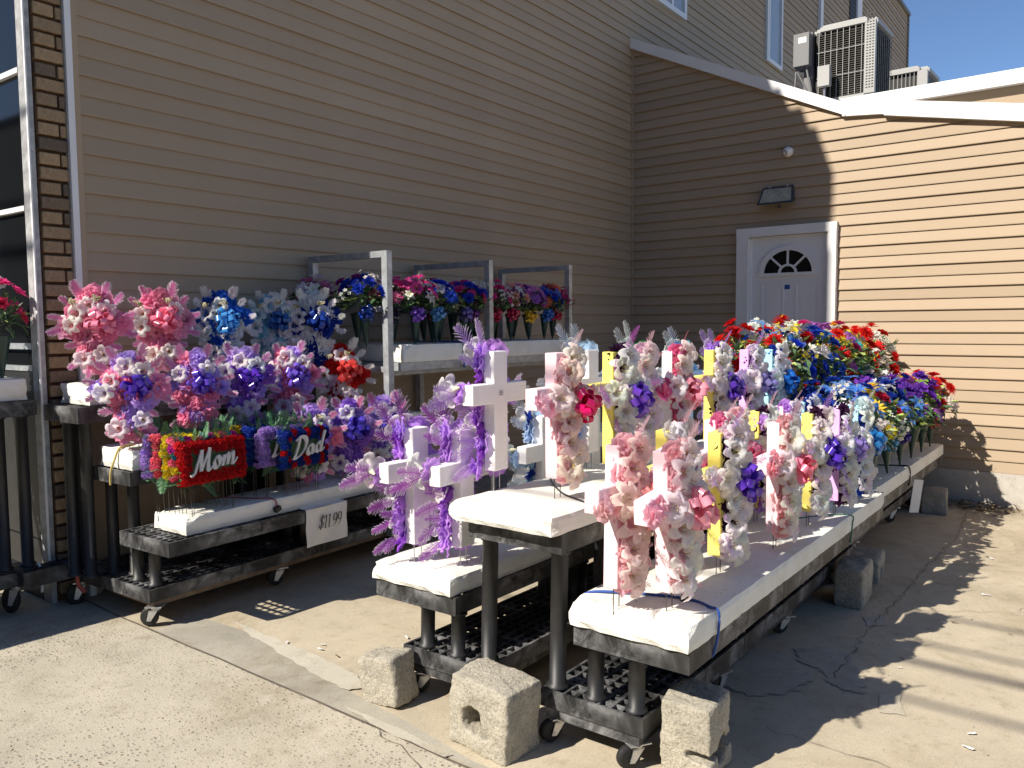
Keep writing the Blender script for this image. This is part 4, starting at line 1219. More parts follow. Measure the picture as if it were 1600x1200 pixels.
def make_buds(seed):
    R = random.Random(seed); mb = MB()
    for i in range(26):
        u = i/26; r = .26*(1-u*.75); t = i*2.4
        c = Vector((r*math.cos(t), r*math.sin(t), .1+u*1.0)); s = .10*(1-.35*u)
        mb.add([c+Vector(p)*s for p in ((1, 0, 0), (0, 1, 0), (-1, 0, 0), (0, -1, 0), (0, 0, 1), (0, 0, -1))], [(0, 1, 4), (1, 2, 4), (2, 3, 4), (3, 0, 4), (1, 0, 5), (2, 1, 5), (3, 2, 5), (0, 3, 5)], 0)
    for a in (.3, 2.6): petal(mb, a, .75, .42, 1.0, .7, .3, .05, -.1, 4, 0, .8, 1)
    return mb.mesh('bud_cluster', [M_BUD, M_OLIVE])
BUDS = [make_buds(s) for s in (91, 92)]

def make_fern(seed, nb=13):
    R = random.Random(seed); mb = MB()
    for i in range(nb):
        u = .08+.9*i/nb; c = Vector((0, .25*u*u, u)); ln_ = .34*(1-u)**.6*(.5+min(.5, u*3))+.03
        for s in (-1, 1):
            d = Vector((s*.85, R.uniform(-.2, .2), .5)).normalized(); w = .030; e = Vector((0, .25, 1)).normalized()*w
            mb.add([c-e*.5, c+e*.5, c+d*ln_*.5+e, c+d*ln_, c+d*ln_*.5-e], [(0, 1, 2, 3, 4)])
    mb.add([(-.012, 0, 0), (.012, 0, 0), (.004, .25, 1), (-.004, .25, 1)], [(0, 1, 2, 3)])
    return mb.mesh('fern_frond', [M_FERN])
FERN = [make_fern(s) for s in (101, 102)]

def make_foliage(seed, n=150, rad=.17, h=.26, lime=.10):
    """stems and leaves filling a bouquet dome; origin at the vase mouth"""
    R = random.Random(seed); mb = MB()
    for i in range(15):
        t = R.uniform(0, 6.28); r = R.uniform(.02, rad*.9); e = Vector((r*math.cos(t), r*math.sin(t), h*R.uniform(.55, 1.0)))
        s = Vector((-math.sin(t), math.cos(t), 0))*.0022
        m = Vector((e.x*.35, e.y*.35, e.z*.6))
        mb.add([s, -s, m-s, m+s, e-s*.6, e+s*.6], [(0, 1, 2, 3), (3, 2, 4, 5)])
    for i in range(n):
        t = R.uniform(0, 6.28); ph = R.uniform(.15, 2.35); rr = R.uniform(.4, 1.0)
        c = Vector((rad*rr*math.sin(ph)*math.cos(t), rad*rr*math.sin(ph)*math.sin(t), h*.42+h*.42*rr*math.cos(ph)))
        d = Vector((math.cos(t+R.uniform(-.8, .8)), math.sin(t+R.uniform(-.8, .8)), R.uniform(-.7, .8))).normalized()
        s = d.cross(Vector((R.uniform(-.3, .3), R.uniform(-.3, .3), 1))).normalized(); L = R.uniform(.035, .075); w = L*R.uniform(.20, .34)
        nn = s.cross(d)*.25*w
        mb.add([c, c+d*L*.4+s*w+nn, c+d*L, c+d*L*.4-s*w+nn, c+d*L*.45-nn], [(0, 4, 1), (4, 2, 1), (0, 3, 4), (4, 3, 2)], 1 if R.random() < lime else 0)
    return mb.mesh('foliage', [M_LEAF, M_LIME])
FOL = [make_foliage(s) for s in (111, 112, 113, 114)]
FOLL = [make_foliage(s, 160, .17, .27, .5) for s in (115, 116)]

mbv = MB()
mbv.lathe([(.0, -.055), (.006, -.05), (.007, -.012), (.014, .0), (.026, .07), (.036, .14), (.043, .20), (.050, .205), (.050, .222), (.044, .222), (.040, .20), (.0, .19)], 18, 0, 9, .035)
CONE = mbv.mesh('cone_vase', [M_CONE], True)
mbv = MB()
mbv.lathe([(.0, -.05), (.006, -.045), (.009, 0), (.030, .11), (.060, .235), (.062, .24), (.058, .242), (.0, .22)], 22)
CONEW = mbv.mesh('cone_vase', [M_CONE], True)

W_ = lin('#f4f2f0')
def jit(c, R, v=.12):
    k = 1+R.uniform(-v, v)
    return (min(1, c[0]*k*(1+R.uniform(-.06, .06))), min(1, c[1]*k*(1+R.uniform(-.06, .06))), min(1, c[2]*k*(1+R.uniform(-.06, .06))), 1)
def face_quat(nrm, R, spin=True):
    q = Vector(nrm).to_track_quat('Z', 'Y')
    from mathutils import Quaternion
    return q @ Quaternion((0, 0, 1), R.uniform(0, 6.28) if spin else 0)
def bloom(parent, protos, name, p, nrm, s, color, R, sj=.12, cj=.1):
    k = s*(1+R.uniform(-sj, sj))
    o = obj(name, R.choice(protos), parent, p, None, k, jit(color, R, cj), face_quat(Vector(nrm)+Vector((R.uniform(-.2, .2), R.uniform(-.2, .2), R.uniform(-.2, .2))), R))
    if name == 'flower_spray': o['kind'] = 'stuff'
    return o
def feather(parent, protos, p, d, s, color, R):
    d = Vector(d).normalized(); q = d.to_track_quat('Z', 'Y')
    from mathutils import Quaternion
    # keep the flat of the feather towards the front (-Y)
    f = q @ Vector((0, 1, 0)); want = Vector((0, -1, 0)); want = (want-d*want.dot(d))
    if want.length > .05:
        want.normalize(); ang = math.atan2(f.cross(want).dot(d), f.dot(want)); q = Quaternion(d, ang+R.uniform(-.35, .35)) @ q
    return obj('feather', R.choice(protos), parent, p, None, s*R.uniform(.9, 1.1), jit(color, R, .08), q)

# ------------------------------------------------------------------ big foam crosses on the front rack
def cross_mesh(H=.53, w=.10, t=.058, span=.40, ah=.088, ac=.35):
    pts = [(-w/2, 0), (w/2, 0), (w/2, H*(1-ac)-ah/2), (span/2, H*(1-ac)-ah/2), (span/2, H*(1-ac)+ah/2), (w/2, H*(1-ac)+ah/2), (w/2, H), (-w/2, H), (-w/2, H*(1-ac)+ah/2), (-span/2, H*(1-ac)+ah/2), (-span/2, H*(1-ac)-ah/2), (-w/2, H*(1-ac)-ah/2)]
    bm = bmesh.new()
    vs = [bm.verts.new((x, -t/2, z)) for x, z in pts]; f = bm.faces.new(vs)
    r = bmesh.ops.extrude_face_region(bm, geom=[f])
    bmesh.ops.translate(bm, vec=(0, t, 0), verts=[v for v in r['geom'] if isinstance(v, bmesh.types.BMVert)])
    bmesh.ops.recalc_face_normals(bm, faces=bm.faces)
    bmesh.ops.bevel(bm, geom=bm.edges[:], offset=.003, segments=1, affect='EDGES')
    me = bpy.data.meshes.new('cross_body'); bm.to_mesh(me); bm.free(); me.materials.append(M_PAINTFOAM)
    return me
CROSS = cross_mesh()
mb = MB(); mb.tube([(0, 0, -.06), (0, 0, .16)], .0022, 6); STAKE = mb.mesh('stake', [M_WIRE]); mb = MB(); mb.tube([(0, 0, -.06), (0, 0, .16)], .0022, 6); STAKEG = mb.mesh('stake', [M_GALVWIRE])
mb = MB(); mb.box(-.016, .016, -.0006, .0006, -.013, .013); STICK = mb.mesh('label_sticker', [M_PAPER])
mbk = MB()
for i, w in enumerate((.010, .013, .011)): mbk.box(-w, w, -.0012, -.0007, .007-.007*i-.0012, .007-.007*i+.0012)
STICKT = mbk.mesh('sticker_print', [M_INK])

PINK, HOT, SALMON, PURPLE, LAV, VIOLET, DKP, YEL, LBLUE, BLUE, NAVY, RED, CRIM, GREEN, TEAL, ORANGE, CREAM, MAG = [lin(h) for h in (
    '#fdccd7', '#f590bd', '#fac4c6', '#ad62d8', '#d3a4f2', '#6a35c4', '#3c1440', '#f7e246', '#8fd0ec', '#2468d0', '#1c3ca4', '#e0241f', '#b3163a', '#1f9a4c', '#45c3cc', '#f08a2c', '#f3ead2', '#c0289a')]
PALEPINK = lin('#fbdde3'); PALELAV = lin('#e6b2ee'); PALEYEL = lin('#f4e578'); PALEBLUE = lin('#aee4f4')

def big_cross(label, loc, rz, body, ruff, feath, bow, seed, second=None, lean=(0, 0), galv=False, sticker=False, plain=True, lil=W_, rs=.048, ls=.067, ruffback=False):
    R = random.Random(seed)
    t = thing('cross', label, 'flower cross', loc, (lean[0], lean[1], rz), 'foam crosses trimmed with flowers on the front rack')
    zb = .09
    obj('cross_body', CROSS, t, (0, 0, zb), None, None, body)
    for x in (-.022, .024): obj('stake', STAKEG if galv else STAKE, t, (x, 0, 0))
    if sticker:
        s = obj('label_sticker', STICK, t, (.0, .0302, zb+.345)); obj('sticker_print', STICKT, s, (0, .0022, 0))
    sec = second or ruff
    y = -.032
    back = not plain
    # ruffled blooms behind, round the outline
    for z in (.015, .07, .125, .18, .235, .29, .42, .475, .525):
        for q in (-1, 1):
            if R.random() < .95:
                pan = (second is not None and R.random() < (.5 if not back else .25))
                bloom(t, PANSY if pan else RUFF, 'ruffled_bloom', ((q*.060 if back else .014+q*.032)+R.uniform(-.010, .010), y-R.uniform(.004, .03 if back else .012), zb+z), (q*.75-(0 if back else .3), -1, R.uniform(-.2, .3)), (.056 if back else rs)*(.9 if pan else 1), (sec if pan else ruff), R)
    for x in (-.18, -.12, .12, .18):
        bloom(t, RUFF, 'ruffled_bloom', (x, y-.010, zb+.345+R.uniform(-.03, .03)), (x, -1, .2), .054 if back else rs, ruff, R)
    # lilies down the front
    LP_ = ((.030, .015), (-.022, .055), (.034, .105), (-.018, .150), (.030, .205), (-.020, .250), (.035, .285), (.030, .41), (-.020, .455), (.028, .515), (-.095, .35), (.13, .335), (-.045, .325), (.09, .30)) if not back else ((.0, .08), (.02, .2), (.01, .52), (.20, .36), (-.19, .33))
    for (x, z) in LP_:
        bloom(t, LILY, 'lily', (x+R.uniform(-.008, .008), y-(.062 if back else .044)-R.uniform(0, .012), zb+z), (R.uniform(-.75, .0)+x*1.5, -1, R.uniform(-.15, .45)), ls*(1.15 if back else 1), lil, R, .10, .02)
    # feathers
    P = FEAP if plain else FEA
    FL = ((0, .50, R.uniform(-.35, .35), 1, .16), (-.05, .17, -1, .35, .11), (.05, .12, 1, .3, .10), (-.05, .06, -1, -.1, .11), (.05, .22, 1, .5, .10), (-.18, .345, -1, .25, .13), (.18, .345, 1, .3, .13), (-.05, .44, -1, .6, .12), (.05, .46, 1, .6, .11), (.03, .03, .9, -.5, .10))
    if not back: FL = FL+((-.056, .22, -.12, -1, .13), (-.056, .12, -.15, -1, .12), (-.05, .50, -.25, -1, .11), (-.20, .40, -.1, -1, .10), (.06, .16, .5, -1, .12), (.07, .30, 1, -.4, .13))
    if back: FL = FL+((.07, .03, 1, -.45, .13), (.07, .11, 1, -.30, .13), (.07, .20, 1, -.15, .13), (.06, .27, 1, .2, .12), (-.07, .24, -1, -.2, .12), (-.07, .12, -1, -.3, .12), (.06, .52, .7, 1, .14), (.20, .34, 1, -.2, .15))
    for (x, z, dx, dz, q) in FL:
        feather(t, P, (x, y-.014-(.02 if back else 0), zb+z), (dx, -.40 if plain else -.1, dz), q*(1.0 if plain else 1.12), feath, R)
    if bow is not None: bloom(t, BOW, 'bow', (.050, y-.065, zb+.310), (.15, -1, .1), .092, bow, R, .06, .04)
    return t
G = A2W
# crosses facing the right aisle
big_cross('pale pink cross with a coral bow at the front left corner of the right slab', G(.02, .12, .60), THA+.02, PALEPINK, PINK, PINK, lin('#ffb0a8'), 1, lean=(.0, .03), lil=lin('#f8ebe6'))
big_cross('leaning pale pink cross with a shiny pink bow, foremost on the right slab', G(.13, -.045, .60), THA-.02, PALEPINK, PINK, PINK, lin('#ffa6bd'), 2, lean=(.02, -.10))
big_cross('yellow cross with a purple bow, nearest yellow one at the slab edge', G(.70, -.01, .60), THA, PALEYEL, lin('#f1e6ef'), LAV, lin('#6f3fc8'), 3, DKP, lean=(0, -.02))
big_cross('yellow cross with a purple bow right behind the leaning pink cross', G(.60, .19, .60), THA+.03, PALEYEL, lin('#f1e6ef'), PINK, lin('#6a38c8'), 4, DKP)
big_cross('pale pink cross with a hot pink bow between two yellow crosses', G(1.16, .2, .60), THA, PALEPINK, HOT, PINK, lin('#e0237a'), 5)
big_cross('pale yellow cross in the inner row left of the pink cross at mid slab', G(1.78, .2, .60), THA-.02, PALEYEL, LAV, PINK, None, 6, DKP)
big_cross('pale pink cross with a rose bow standing alone at the middle of the slab edge', G(1.27, -.07, .60), THA+.02, PALEPINK, SALMON, PINK, lin('#f892aa'), 7)
big_cross('yellow cross with a purple bow partly hidden behind the middle pink cross', G(1.86, -.06, .60), THA, PALEYEL, lin('#f1e6ef'), LAV, lin('#5a34c4'), 8, DKP)
big_cross('lavender cross with a pale violet bow, last but one at the slab edge', G(2.26, -.10, .60), THA+.03, PALELAV, lin('#f1e6ef'), LAV, lin('#9a86d8'), 9, DKP)
big_cross('light blue cross with a bright blue bow, last at the slab edge', G(2.66, -.11, .60), THA, PALEBLUE, lin('#e6eef6'), W_, lin('#2f86d0'), 10, NAVY)
big_cross('light blue cross with white lilies in the inner row before the bouquets', G(2.62, .2, .60), THA, PALEBLUE, lin('#e6eef6'), W_, lin('#2a6cc0'), 11, NAVY)
big_cross('pale pink cross with cream lilies in the inner row behind the lavender one', G(2.2, .2, .60), THA, PALEPINK, LAV, PINK, lin('#7a4ac8'), 12)
big_cross('pale pink cross in the inner row just left of the middle pink cross', G(1.48, .24, .60), THA+.02, PALEPINK, PINK, PINK, lin('#f48cb0'), 28)
# raised row
big_cross('white cross with blush lilies tucked behind the tallest yellow one', G(1.10, .60, .925), THA, W_, lin('#fbe0e8'), PINK, None, 29)
big_cross('pink cross with a hot pink bow at the front edge of the raised slab', G(.29, .55, .925), THA+.02, PALEPINK, PINK, PALEPINK, lin('#e0186c'), 13, lil=lin('#f8ece4'))
big_cross('yellow cross with a purple bow on the raised slab, tallest yellow one', G(.78, .55, .925), THA, PALEYEL, lin('#f1e6ef'), lin('#cf6ed0'), lin('#7346c8'), 14, DKP)
big_cross('white cross crowded with pink ruffles and a pink bow on the raised slab', G(1.38, .53, .925), THA+.02, W_, lin('#ee74a8'), lin('#e87a90'), lin('#ffa6b8'), 15)
big_cross('yellow cross with a violet bow further back on the raised slab', G(1.95, .53, .925), THA, PALEYEL, lin('#f1e6ef'), LAV, lin('#5c38b4'), 16, DKP)
big_cross('lavender cross with a grey violet bow on the raised slab', G(2.45, .5, .925), THA, PALELAV, lin('#f1e6ef'), LAV, lin('#8a84c0'), 17, DKP)
big_cross('light blue cross with a royal blue bow, last on the raised slab', G(2.85, .48, .925), THA, PALEBLUE, lin('#e6eef6'), W_, lin('#1762c4'), 18, NAVY)
# crosses facing the left aisle: their plain backs show
pi = math.pi
big_cross('tall plain white cross back with purple flowers behind it at the raised slab front', G(.27, .86, .925), THA+pi, W_, LAV, LAV, None, 19, PURPLE, galv=True, sticker=True, plain=False)
big_cross('white cross back with light blue feathers on the raised slab', G(1.02, .82, .925), THA+pi, W_, lin('#bcd8ee'), lin('#dcecf6'), None, 20, BLUE, sticker=True, plain=False)
big_cross('white cross back with green ruffles on the raised slab', G(1.62, .82, .925), THA+pi, W_, GREEN, lin('#e4f0ea'), None, 21, sticker=True, plain=False)
big_cross('light blue cross back with white feathers on the raised slab', G(2.2, .80, .925), THA+pi, PALEBLUE, LBLUE, lin('#e4f0f6'), None, 22, BLUE, plain=False)
big_cross('white cross back with lilies near the far end of the raised slab', G(2.8, .80, .925), THA+pi, W_, LAV, LAV, None, 23, plain=False)
big_cross('plain white cross back with purple feathers, front left on the low left slab', G(.115, 1.20, .571), THA+pi-.06, W_, LAV, lin('#c65fd6'), None, 24, PURPLE, galv=True, plain=False)
big_cross('plain white cross back with purple feathers, second on the low left slab', G(.20, 1.0, .571), THA+pi+.04, W_, LAV, lin('#c65fd6'), None, 25, PURPLE, galv=True, sticker=True, plain=False)
big_cross('white cross back with pale blue feathers and navy ruffles on the low left slab', G(.95, 1.06, .571), THA+pi, W_, lin('#bcd4ec'), lin('#d0e2f4'), None, 26, NAVY, galv=True, sticker=True, plain=False)
big_cross('white cross back with blue ruffles deeper on the low left slab', G(1.5, 1.08, .571), THA+pi, W_, lin('#c8dcec'), lin('#e0ecf6'), None, 27, BLUE, galv=True, plain=False)

# ------------------------------------------------------------------ small fully covered crosses on the stepped rack
SCROSS = cross_mesh(.40, .085, .05, .34, .085, .38)
def small_cross(label, loc, rz, c1, c2, feath, bow, seed, fea=None, buds=True):
    R = random.Random(seed)
    t = thing('cross', label, 'flower cross', loc, (0, 0, rz), 'flower covered crosses on the stepped rack'); t.scale = (1.04, 1.04, 1.04)
    zb = .085
    obj('cross_body', SCROSS, t, (0, 0, zb), None, None, W_)
    for x in (-.022, .024): obj('stake', STAKEG, t, (x, 0, 0))
    y = -.03
    cz_ = zb+.248
    for z in (.02, .06, .11, .155, .33, .375):
        for s in (-1, 1): bloom(t, RUFF, 'ruffled_bloom', (s*(.045+R.uniform(-.012, .016)), y-R.uniform(.0, .02), zb+z), (s*.8, -1, R.uniform(-.2, .4)), .066, c1 if R.random() < .5 else c2, R)
    for x in (-.140, -.10, -.06, .06, .10, .140):
        bloom(t, RUFF if R.random() < .6 else ROSE, 'ruffled_bloom', (x, y-R.uniform(.0, .025), cz_+R.uniform(-.035, .035)), (x*2, -1, R.uniform(-.3, .3)), .066, c1 if R.random() < .5 else c2, R)
    for (x, z) in ((-.09, .30), (.09, .30), (-.08, .19), (.085, .19), (.0, .29), (.0, .06), (-.02, .13), (.02, .40)):
        bloom(t, RUFF, 'ruffled_bloom', (x+R.uniform(-.02, .02), y-.03, zb+z), (x*4, -1, R.uniform(-.2, .4)), .056, c2 if R.random() < .5 else c1, R)
    for i in range(4):
        bloom(t, ROSE, 'rose', (R.uniform(-.11, .11), y-.045, cz_+R.uniform(-.06, .09)), (R.uniform(-.4, .4), -1, .2), .042, c2 if R.random() < .6 else c1, R)
    for (x, z) in ((-.05, .05), (.055, .085), (-.09, .30), (.085, .325), (.0, .355), (-.115, .22)):
        if R.random() < .85: bloom(t, LILY, 'lily', (x+R.uniform(-.015, .015), y-.07, zb+z+R.uniform(-.015, .015)), (x*3, -1, R.uniform(-.1, .3)), .056, W_, R, .12, .03)
    for (x, z, dx, dz, s) in ((-.05, .36, -.35, 1, .115), (.05, .37, .4, 1, .115), (-.14, .27, -1, .25, .085), (.14, .27, 1, .3, .085), (-.14, .22, -1, -.35, .085), (.14, .20, 1, -.3, .085), (-.06, .13, -1, .0, .085), (.06, .12, 1, -.1, .085), (-.06, .05, -1, -.6, .08), (.06, .05, 1, -.5, .08), (-.09, .33, -.9, .9, .09), (.09, .34, 1, .8, .09), (-.02, .02, -.3, -1, .07)):
        feather(t, fea or FEAD, (x, y-.02, zb+z), (dx, -.25, dz), s, feath, R)
    if buds:
        for (x, z) in ((-.09, .35), (.04, .37)):
            obj('bud_cluster', R.choice(BUDS), t, (x, y-.07, zb+z), None, .055, None, Vector((R.uniform(-1, 1), -.8, R.uniform(-.1, .6))).to_track_quat('Z', 'Y'))
    if bow is not None: bloom(t, BOW, 'bow', (.045, y-.07, cz_+.01), (.25, -1, .1), .088, bow, R, .06, .05)
LP, LP2 = lin('#fb9fc2'), lin('#fabbd2')
FPK = lin('#e679bd')
PUR1, PUR2 = lin('#cdaef6'), lin('#a873e6')
RZ = -.72
small_cross('pink flower cross with cream buds, leftmost on the top step', (2.33, 4.66, 1.337), RZ, LP, LP2, FPK, lin('#f59ab4'), 31)
small_cross('pink flower cross with cream buds, second from the left on the top step', (2.74, 4.68, 1.337), RZ+.06, LP, LP2, FPK, lin('#f48ea8'), 32)
small_cross('blue and white flower cross with a sky blue bow on the top step', (3.16, 4.68, 1.335), RZ, BLUE, W_, W_, lin('#4f9ce0'), 33)
small_cross('pale blue and white flower cross with a steel blue bow on the top step', (3.56, 4.68, 1.335), RZ+.05, lin('#9fd4e8'), W_, W_, lin('#2f62a8'), 34)
small_cross('navy and white flower cross, last one on the top step', (3.76, 4.50, 1.335), RZ, NAVY, W_, W_, lin('#1c3f9c'), 35)
small_cross('purple and pink flower cross, leftmost on the middle step', (2.36, 4.36, .978), RZ, PUR1, LP, lin('#e487bc'), lin('#5b3bc4'), 36, buds=False)
small_cross('purple and pink flower cross with a shiny violet bow, second on the middle step', (2.76, 4.37, .978), RZ+.05, PUR1, LP, lin('#e487bc'), lin('#6a4ccc'), 37, buds=False)
small_cross('purple and pink flower cross, third on the middle step', (3.10, 4.38, .978), RZ, PUR1, PUR2, lin('#d074b8'), lin('#6036bc'), 38, buds=False)
small_cross('lilac and pink flower cross, fourth on the middle step', (3.47, 4.40, .978), RZ, PUR1, LP, lin('#dc80bc'), lin('#7a5cd0'), 39, buds=False)
small_cross('red and white flower cross with a red bow beside the metal cart', (3.92, 4.40, .985), RZ, RED, W_, W_, lin('#e04a44'), 40)
small_cross('purple flower cross just right of the Dad pillow on the lowest step', (3.40, 4.12, .612), RZ, PUR1, LP, lin('#e27cb4'), lin('#7a58d4'), 41)
small_cross('purple flower cross in the middle of the lowest step', (3.74, 4.14, .612), RZ, PUR1, PUR2, lin('#dc74ac'), lin('#4a38b0'), 42, buds=False)
small_cross('purple flower cross, rightmost on the lowest step', (4.07, 4.16, .612), RZ+.1, PUR2, PUR1, lin('#d86aa4'), lin('#5040bc'), 43, buds=False)

# ------------------------------------------------------------------ memorial pillows with silver lettering
mom = [[(.0, .02), (.14, .5), (.30, 1.0)], [(.30, 1.0), (.30, .55), (.34, .06)], [(.34, .06), (.50, .5), (.72, 1.0)], [(.72, 1.0), (.68, .5), (.70, .10), (.82, .03), (.98, .22)],
       ell(1.16, .26, .15, .24, 150, -230, 12), [(1.28, .38), (1.42, .34), (1.52, .48)], [(1.54, .5), (1.50, .25), (1.48, .02)], [(1.48, .04), (1.60, .38), (1.74, .50), (1.76, .30), (1.74, .02)], [(1.74, .04), (1.86, .38), (2.0, .50), (2.04, .30), (2.04, .06), (2.14, .03), (2.28, .22)], [(.0, .02), (-.10, -.02), (-.14, .06)]]
dad = [[(.30, 1.0), (.24, .5), (.12, .03)], [(.02, .10), (.16, .01), (.40, .06), (.66, .34), (.74, .70), (.58, .96), (.28, 1.02), (.04, .88)],
       ell(1.05, .24, .16, .23, 60, 400, 12), [(1.22, .46), (1.19, .22), (1.24, .03), (1.36, .10)], ell(1.58, .24, .16, .23, 60, 400, 12), [(1.86, 1.02), (1.78, .5), (1.74, .10), (1.84, .02), (1.96, .14)]]
def pillow(label, loc, rz, lean, word, cols, seed, W=.40, H=.24, base=.24, ferns=15, letter=True):
    R = random.Random(seed)
    t = thing('floral_pillow', label, 'memorial pillow', loc, (lean, 0, rz), 'memorial flower pillows on the lowest step')
    bm = bmesh.new(); bmesh.ops.create_cube(bm, size=1); bmesh.ops.scale(bm, vec=(W*.94, .05, H*.92), verts=bm.verts); bmesh.ops.bevel(bm, geom=bm.edges[:], offset=.014, segments=2, affect='EDGES')
    me = bpy.data.meshes.new('pillow_base'); bm.to_mesh(me); bm.free(); me.materials.append(M_LEAF)
    obj('pillow_base', me, t, (0, 0, base+H/2))
    per = []
    bw = .03
    nx, nz = int((W-.02)/.036), int((H-.02)/.036)
    for i in range(nx+1):
        x = -W/2+bw*.6+(W-bw*1.2)*i/nx
        per += [(x, bw*.55), (x, H-bw*.55)]
    for k in range(1, nz):
        z = bw*.55+(H-bw*1.1)*k/nz
        per += [(-W/2+bw*.6, z), (W/2-bw*.6, z)]
    n1 = len(per)
    nx2, nz2 = int((W-.10)/.040), int((H-.10)/.038)
    for i in range(nx2+1):
        x = -W/2+.052+(W-.104)*i/nx2
        per += [(x, .048), (x, H-.048)]
    for k in range(1, nz2):
        z = .048+(H-.096)*k/nz2
        per += [(-W/2+.052, z), (W/2-.052, z)]
    for i, (x, z) in enumerate(per):
        ex = -1 if x < -W/2+.03 else (1 if x > W/2-.03 else 0); ez = -1 if z < .03 else (1 if z > H-.03 else 0)
        bloom(t, RUFF, 'carnation', (x, -.028+R.uniform(-.006, .004), base+z), (ex*.5, -1, ez*.5), .027, cols[(i//2) % len(cols)], R, .12, .10)
        if ex or ez:
            if R.random() < .6: bloom(t, RUFF, 'carnation', (x+ex*.010, .0, base+z+ez*.010), (ex, -.25, ez), .026, cols[(i//2) % len(cols)], R, .12, .10)
    for i in range(ferns):
        x = -W/2+W*(i+.5)/ferns
        for s in (-1, 1):
            if R.random() < .75:
                q = Vector((R.uniform(-1.1, 1.1)+x*2.0, R.uniform(-.5, .8), s*R.uniform(.4, 1.0))).to_track_quat('Z', 'Y')
                obj('fern_frond', R.choice(FERN), t, (x, .02, base+(H-.02 if s > 0 else .02)), None, R.uniform(.07, .14), None, q)
    for s in (-1, 1):
        for k in range(2): obj('fern_frond', R.choice(FERN), t, (s*W/2, .02, base+H*(.25+.5*k)), None, R.uniform(.06, .10), None, Vector((s, .4, R.uniform(-.5, .5))).to_track_quat('Z', 'Y'))
    mbs = MB()
    for x in (-W*.34, -W*.30, W*.28, W*.33):
        m = MB(); m.tube([(0, 0, -.05), (0, 0, base+.05)], .0018, 5)
        obj('stake', m.mesh('stake', [M_WIRE]), t, (x, R.uniform(-.01, .015), 0), (R.uniform(-.03, .03), R.uniform(-.04, .04), 0))
    if letter and word:
        st, ww, x0 = (mom, .118, -.140) if word == 'Mom' else (dad, .125, -.120)
        obj('lettering', lettering(st, .10, RAD(38), .02, .035, .28).mesh('lettering', [M_SILVER]), t, (x0, -.046, base+H*.25), (0, RAD(-7), 0), (ww, .5, H*.52))
RD, YL, PK2, LV2 = lin('#c8141c'), lin('#f0d834'), lin('#ee6f8e'), lin('#b493e0')
def PB2(x, y, dz=.0): return (x, y, gB+.603+dz)
pillow('red carnation pillow reading Mom in silver script, front of its stack', PB2(2.61, 3.995, -.005), .02, -.06, 'Mom', [RD], 51, .41, .23, .175)
pillow('mixed pink, teal and yellow pillow directly behind the red Mom pillow', PB2(2.60, 4.055), .02, -.05, None, [PK2, lin('#2f8fa8'), MAG, YL], 52, .41, .23, .195)
pillow('yellow carnation pillow in the middle of the stack behind the Mom pillow', PB2(2.585, 4.115), .02, -.05, None, [YL], 53, .41, .23, .205)
pillow('coral pink pillow next to last in the stack behind the Mom pillow', PB2(2.565, 4.175), .02, -.05, None, [lin('#f07080'), PK2], 54, .41, .23, .205)
pillow('lilac pillow at the back of the stack behind the Mom pillow', PB2(2.545, 4.235), .02, -.05, None, [LV2], 55, .41, .23, .205)
pillow('blue and red pillow reading Dad in silver script, front of its stack', PB2(3.22, 3.995, -.005), .02, .05, 'Dad', [NAVY, lin('#123a8c'), RD], 56, .36, .225, .18)
pillow('lilac pillow with silver Dad lettering behind the blue and red one', PB2(3.125, 4.06), .02, .02, 'Dad', [LV2], 57, .38, .225, .195)
pillow('navy pillow third in the stack with the Dad pillow', PB2(3.09, 4.13), .02, .0, None, [NAVY, lin('#2a5cb0')], 58, .38, .225, .20)
pillow('yellow pillow at the back of the stack with the Dad pillow', PB2(3.06, 4.20), .02, .0, None, [YL, YL, LV2], 59, .38, .225, .205)

# ------------------------------------------------------------------ cone vase bouquets
TYPES = {'rose': (ROSE, .042), 'mum': (MUM, .052), 'lily': (STAR, .055), 'iris': (RUFF, .046), 'orchid': (LILY, .044), 'spray': (SPRAY, .055)}
def short(t):
    return ' '.join(t.split()[:16])
def bouquet(label, loc, sets, seed, group, bow=None, bowdir=(-.5, -.85, 0), wide=False, n=13, lime=False, rad=.135, h=.24, lean=None, bs=1.25):
    R = random.Random(seed)
    t = thing('cone_bouquet', label, 'bouquet', loc, lean or (R.uniform(-.06, .06), R.uniform(-.06, .06), R.uniform(0, 6.28)), group)
    zr = -t.rotation_euler.z
    obj('cone_vase', CONEW if wide else CONE, t)
    top = .225
    obj('foliage', R.choice(FOLL if lime else FOL), t, (0, 0, top-.02), (0, 0, R.uniform(0, 6)), (rad/.15, rad/.15, h/.27))['kind'] = 'stuff'
    for i in range(n):
        ph = math.acos(1-(i+.5)/n*.98)*1.0; th = i*2.4+R.uniform(-.3, .3)
        typ, c = sets[i % len(sets)]
        pr, s = TYPES[typ]
        nrm = Vector((math.sin(ph)*math.cos(th), math.sin(ph)*math.sin(th), math.cos(ph)*.9+.15))
        k = R.uniform(.85, 1.12)
        p = Vector((nrm.x*rad*k, nrm.y*rad*k, top+.10+(h-.10)*k*max(.05, math.cos(ph))))
        bloom(t, pr, {'rose': 'rose', 'mum': 'mum', 'lily': 'star_lily', 'iris': 'iris', 'orchid': 'orchid', 'spray': 'flower_spray'}[typ], p, nrm, s*bs, c, R, .18, .14)
    if bow is not None:
        d = Vector(bowdir); d.rotate(Matrix.Rotation(zr, 3, 'Z'))
        bloom(t, BOW, 'bow', d*.055+Vector((0, 0, top-.010)), d, .078, bow, R, .06, .05)
    return t
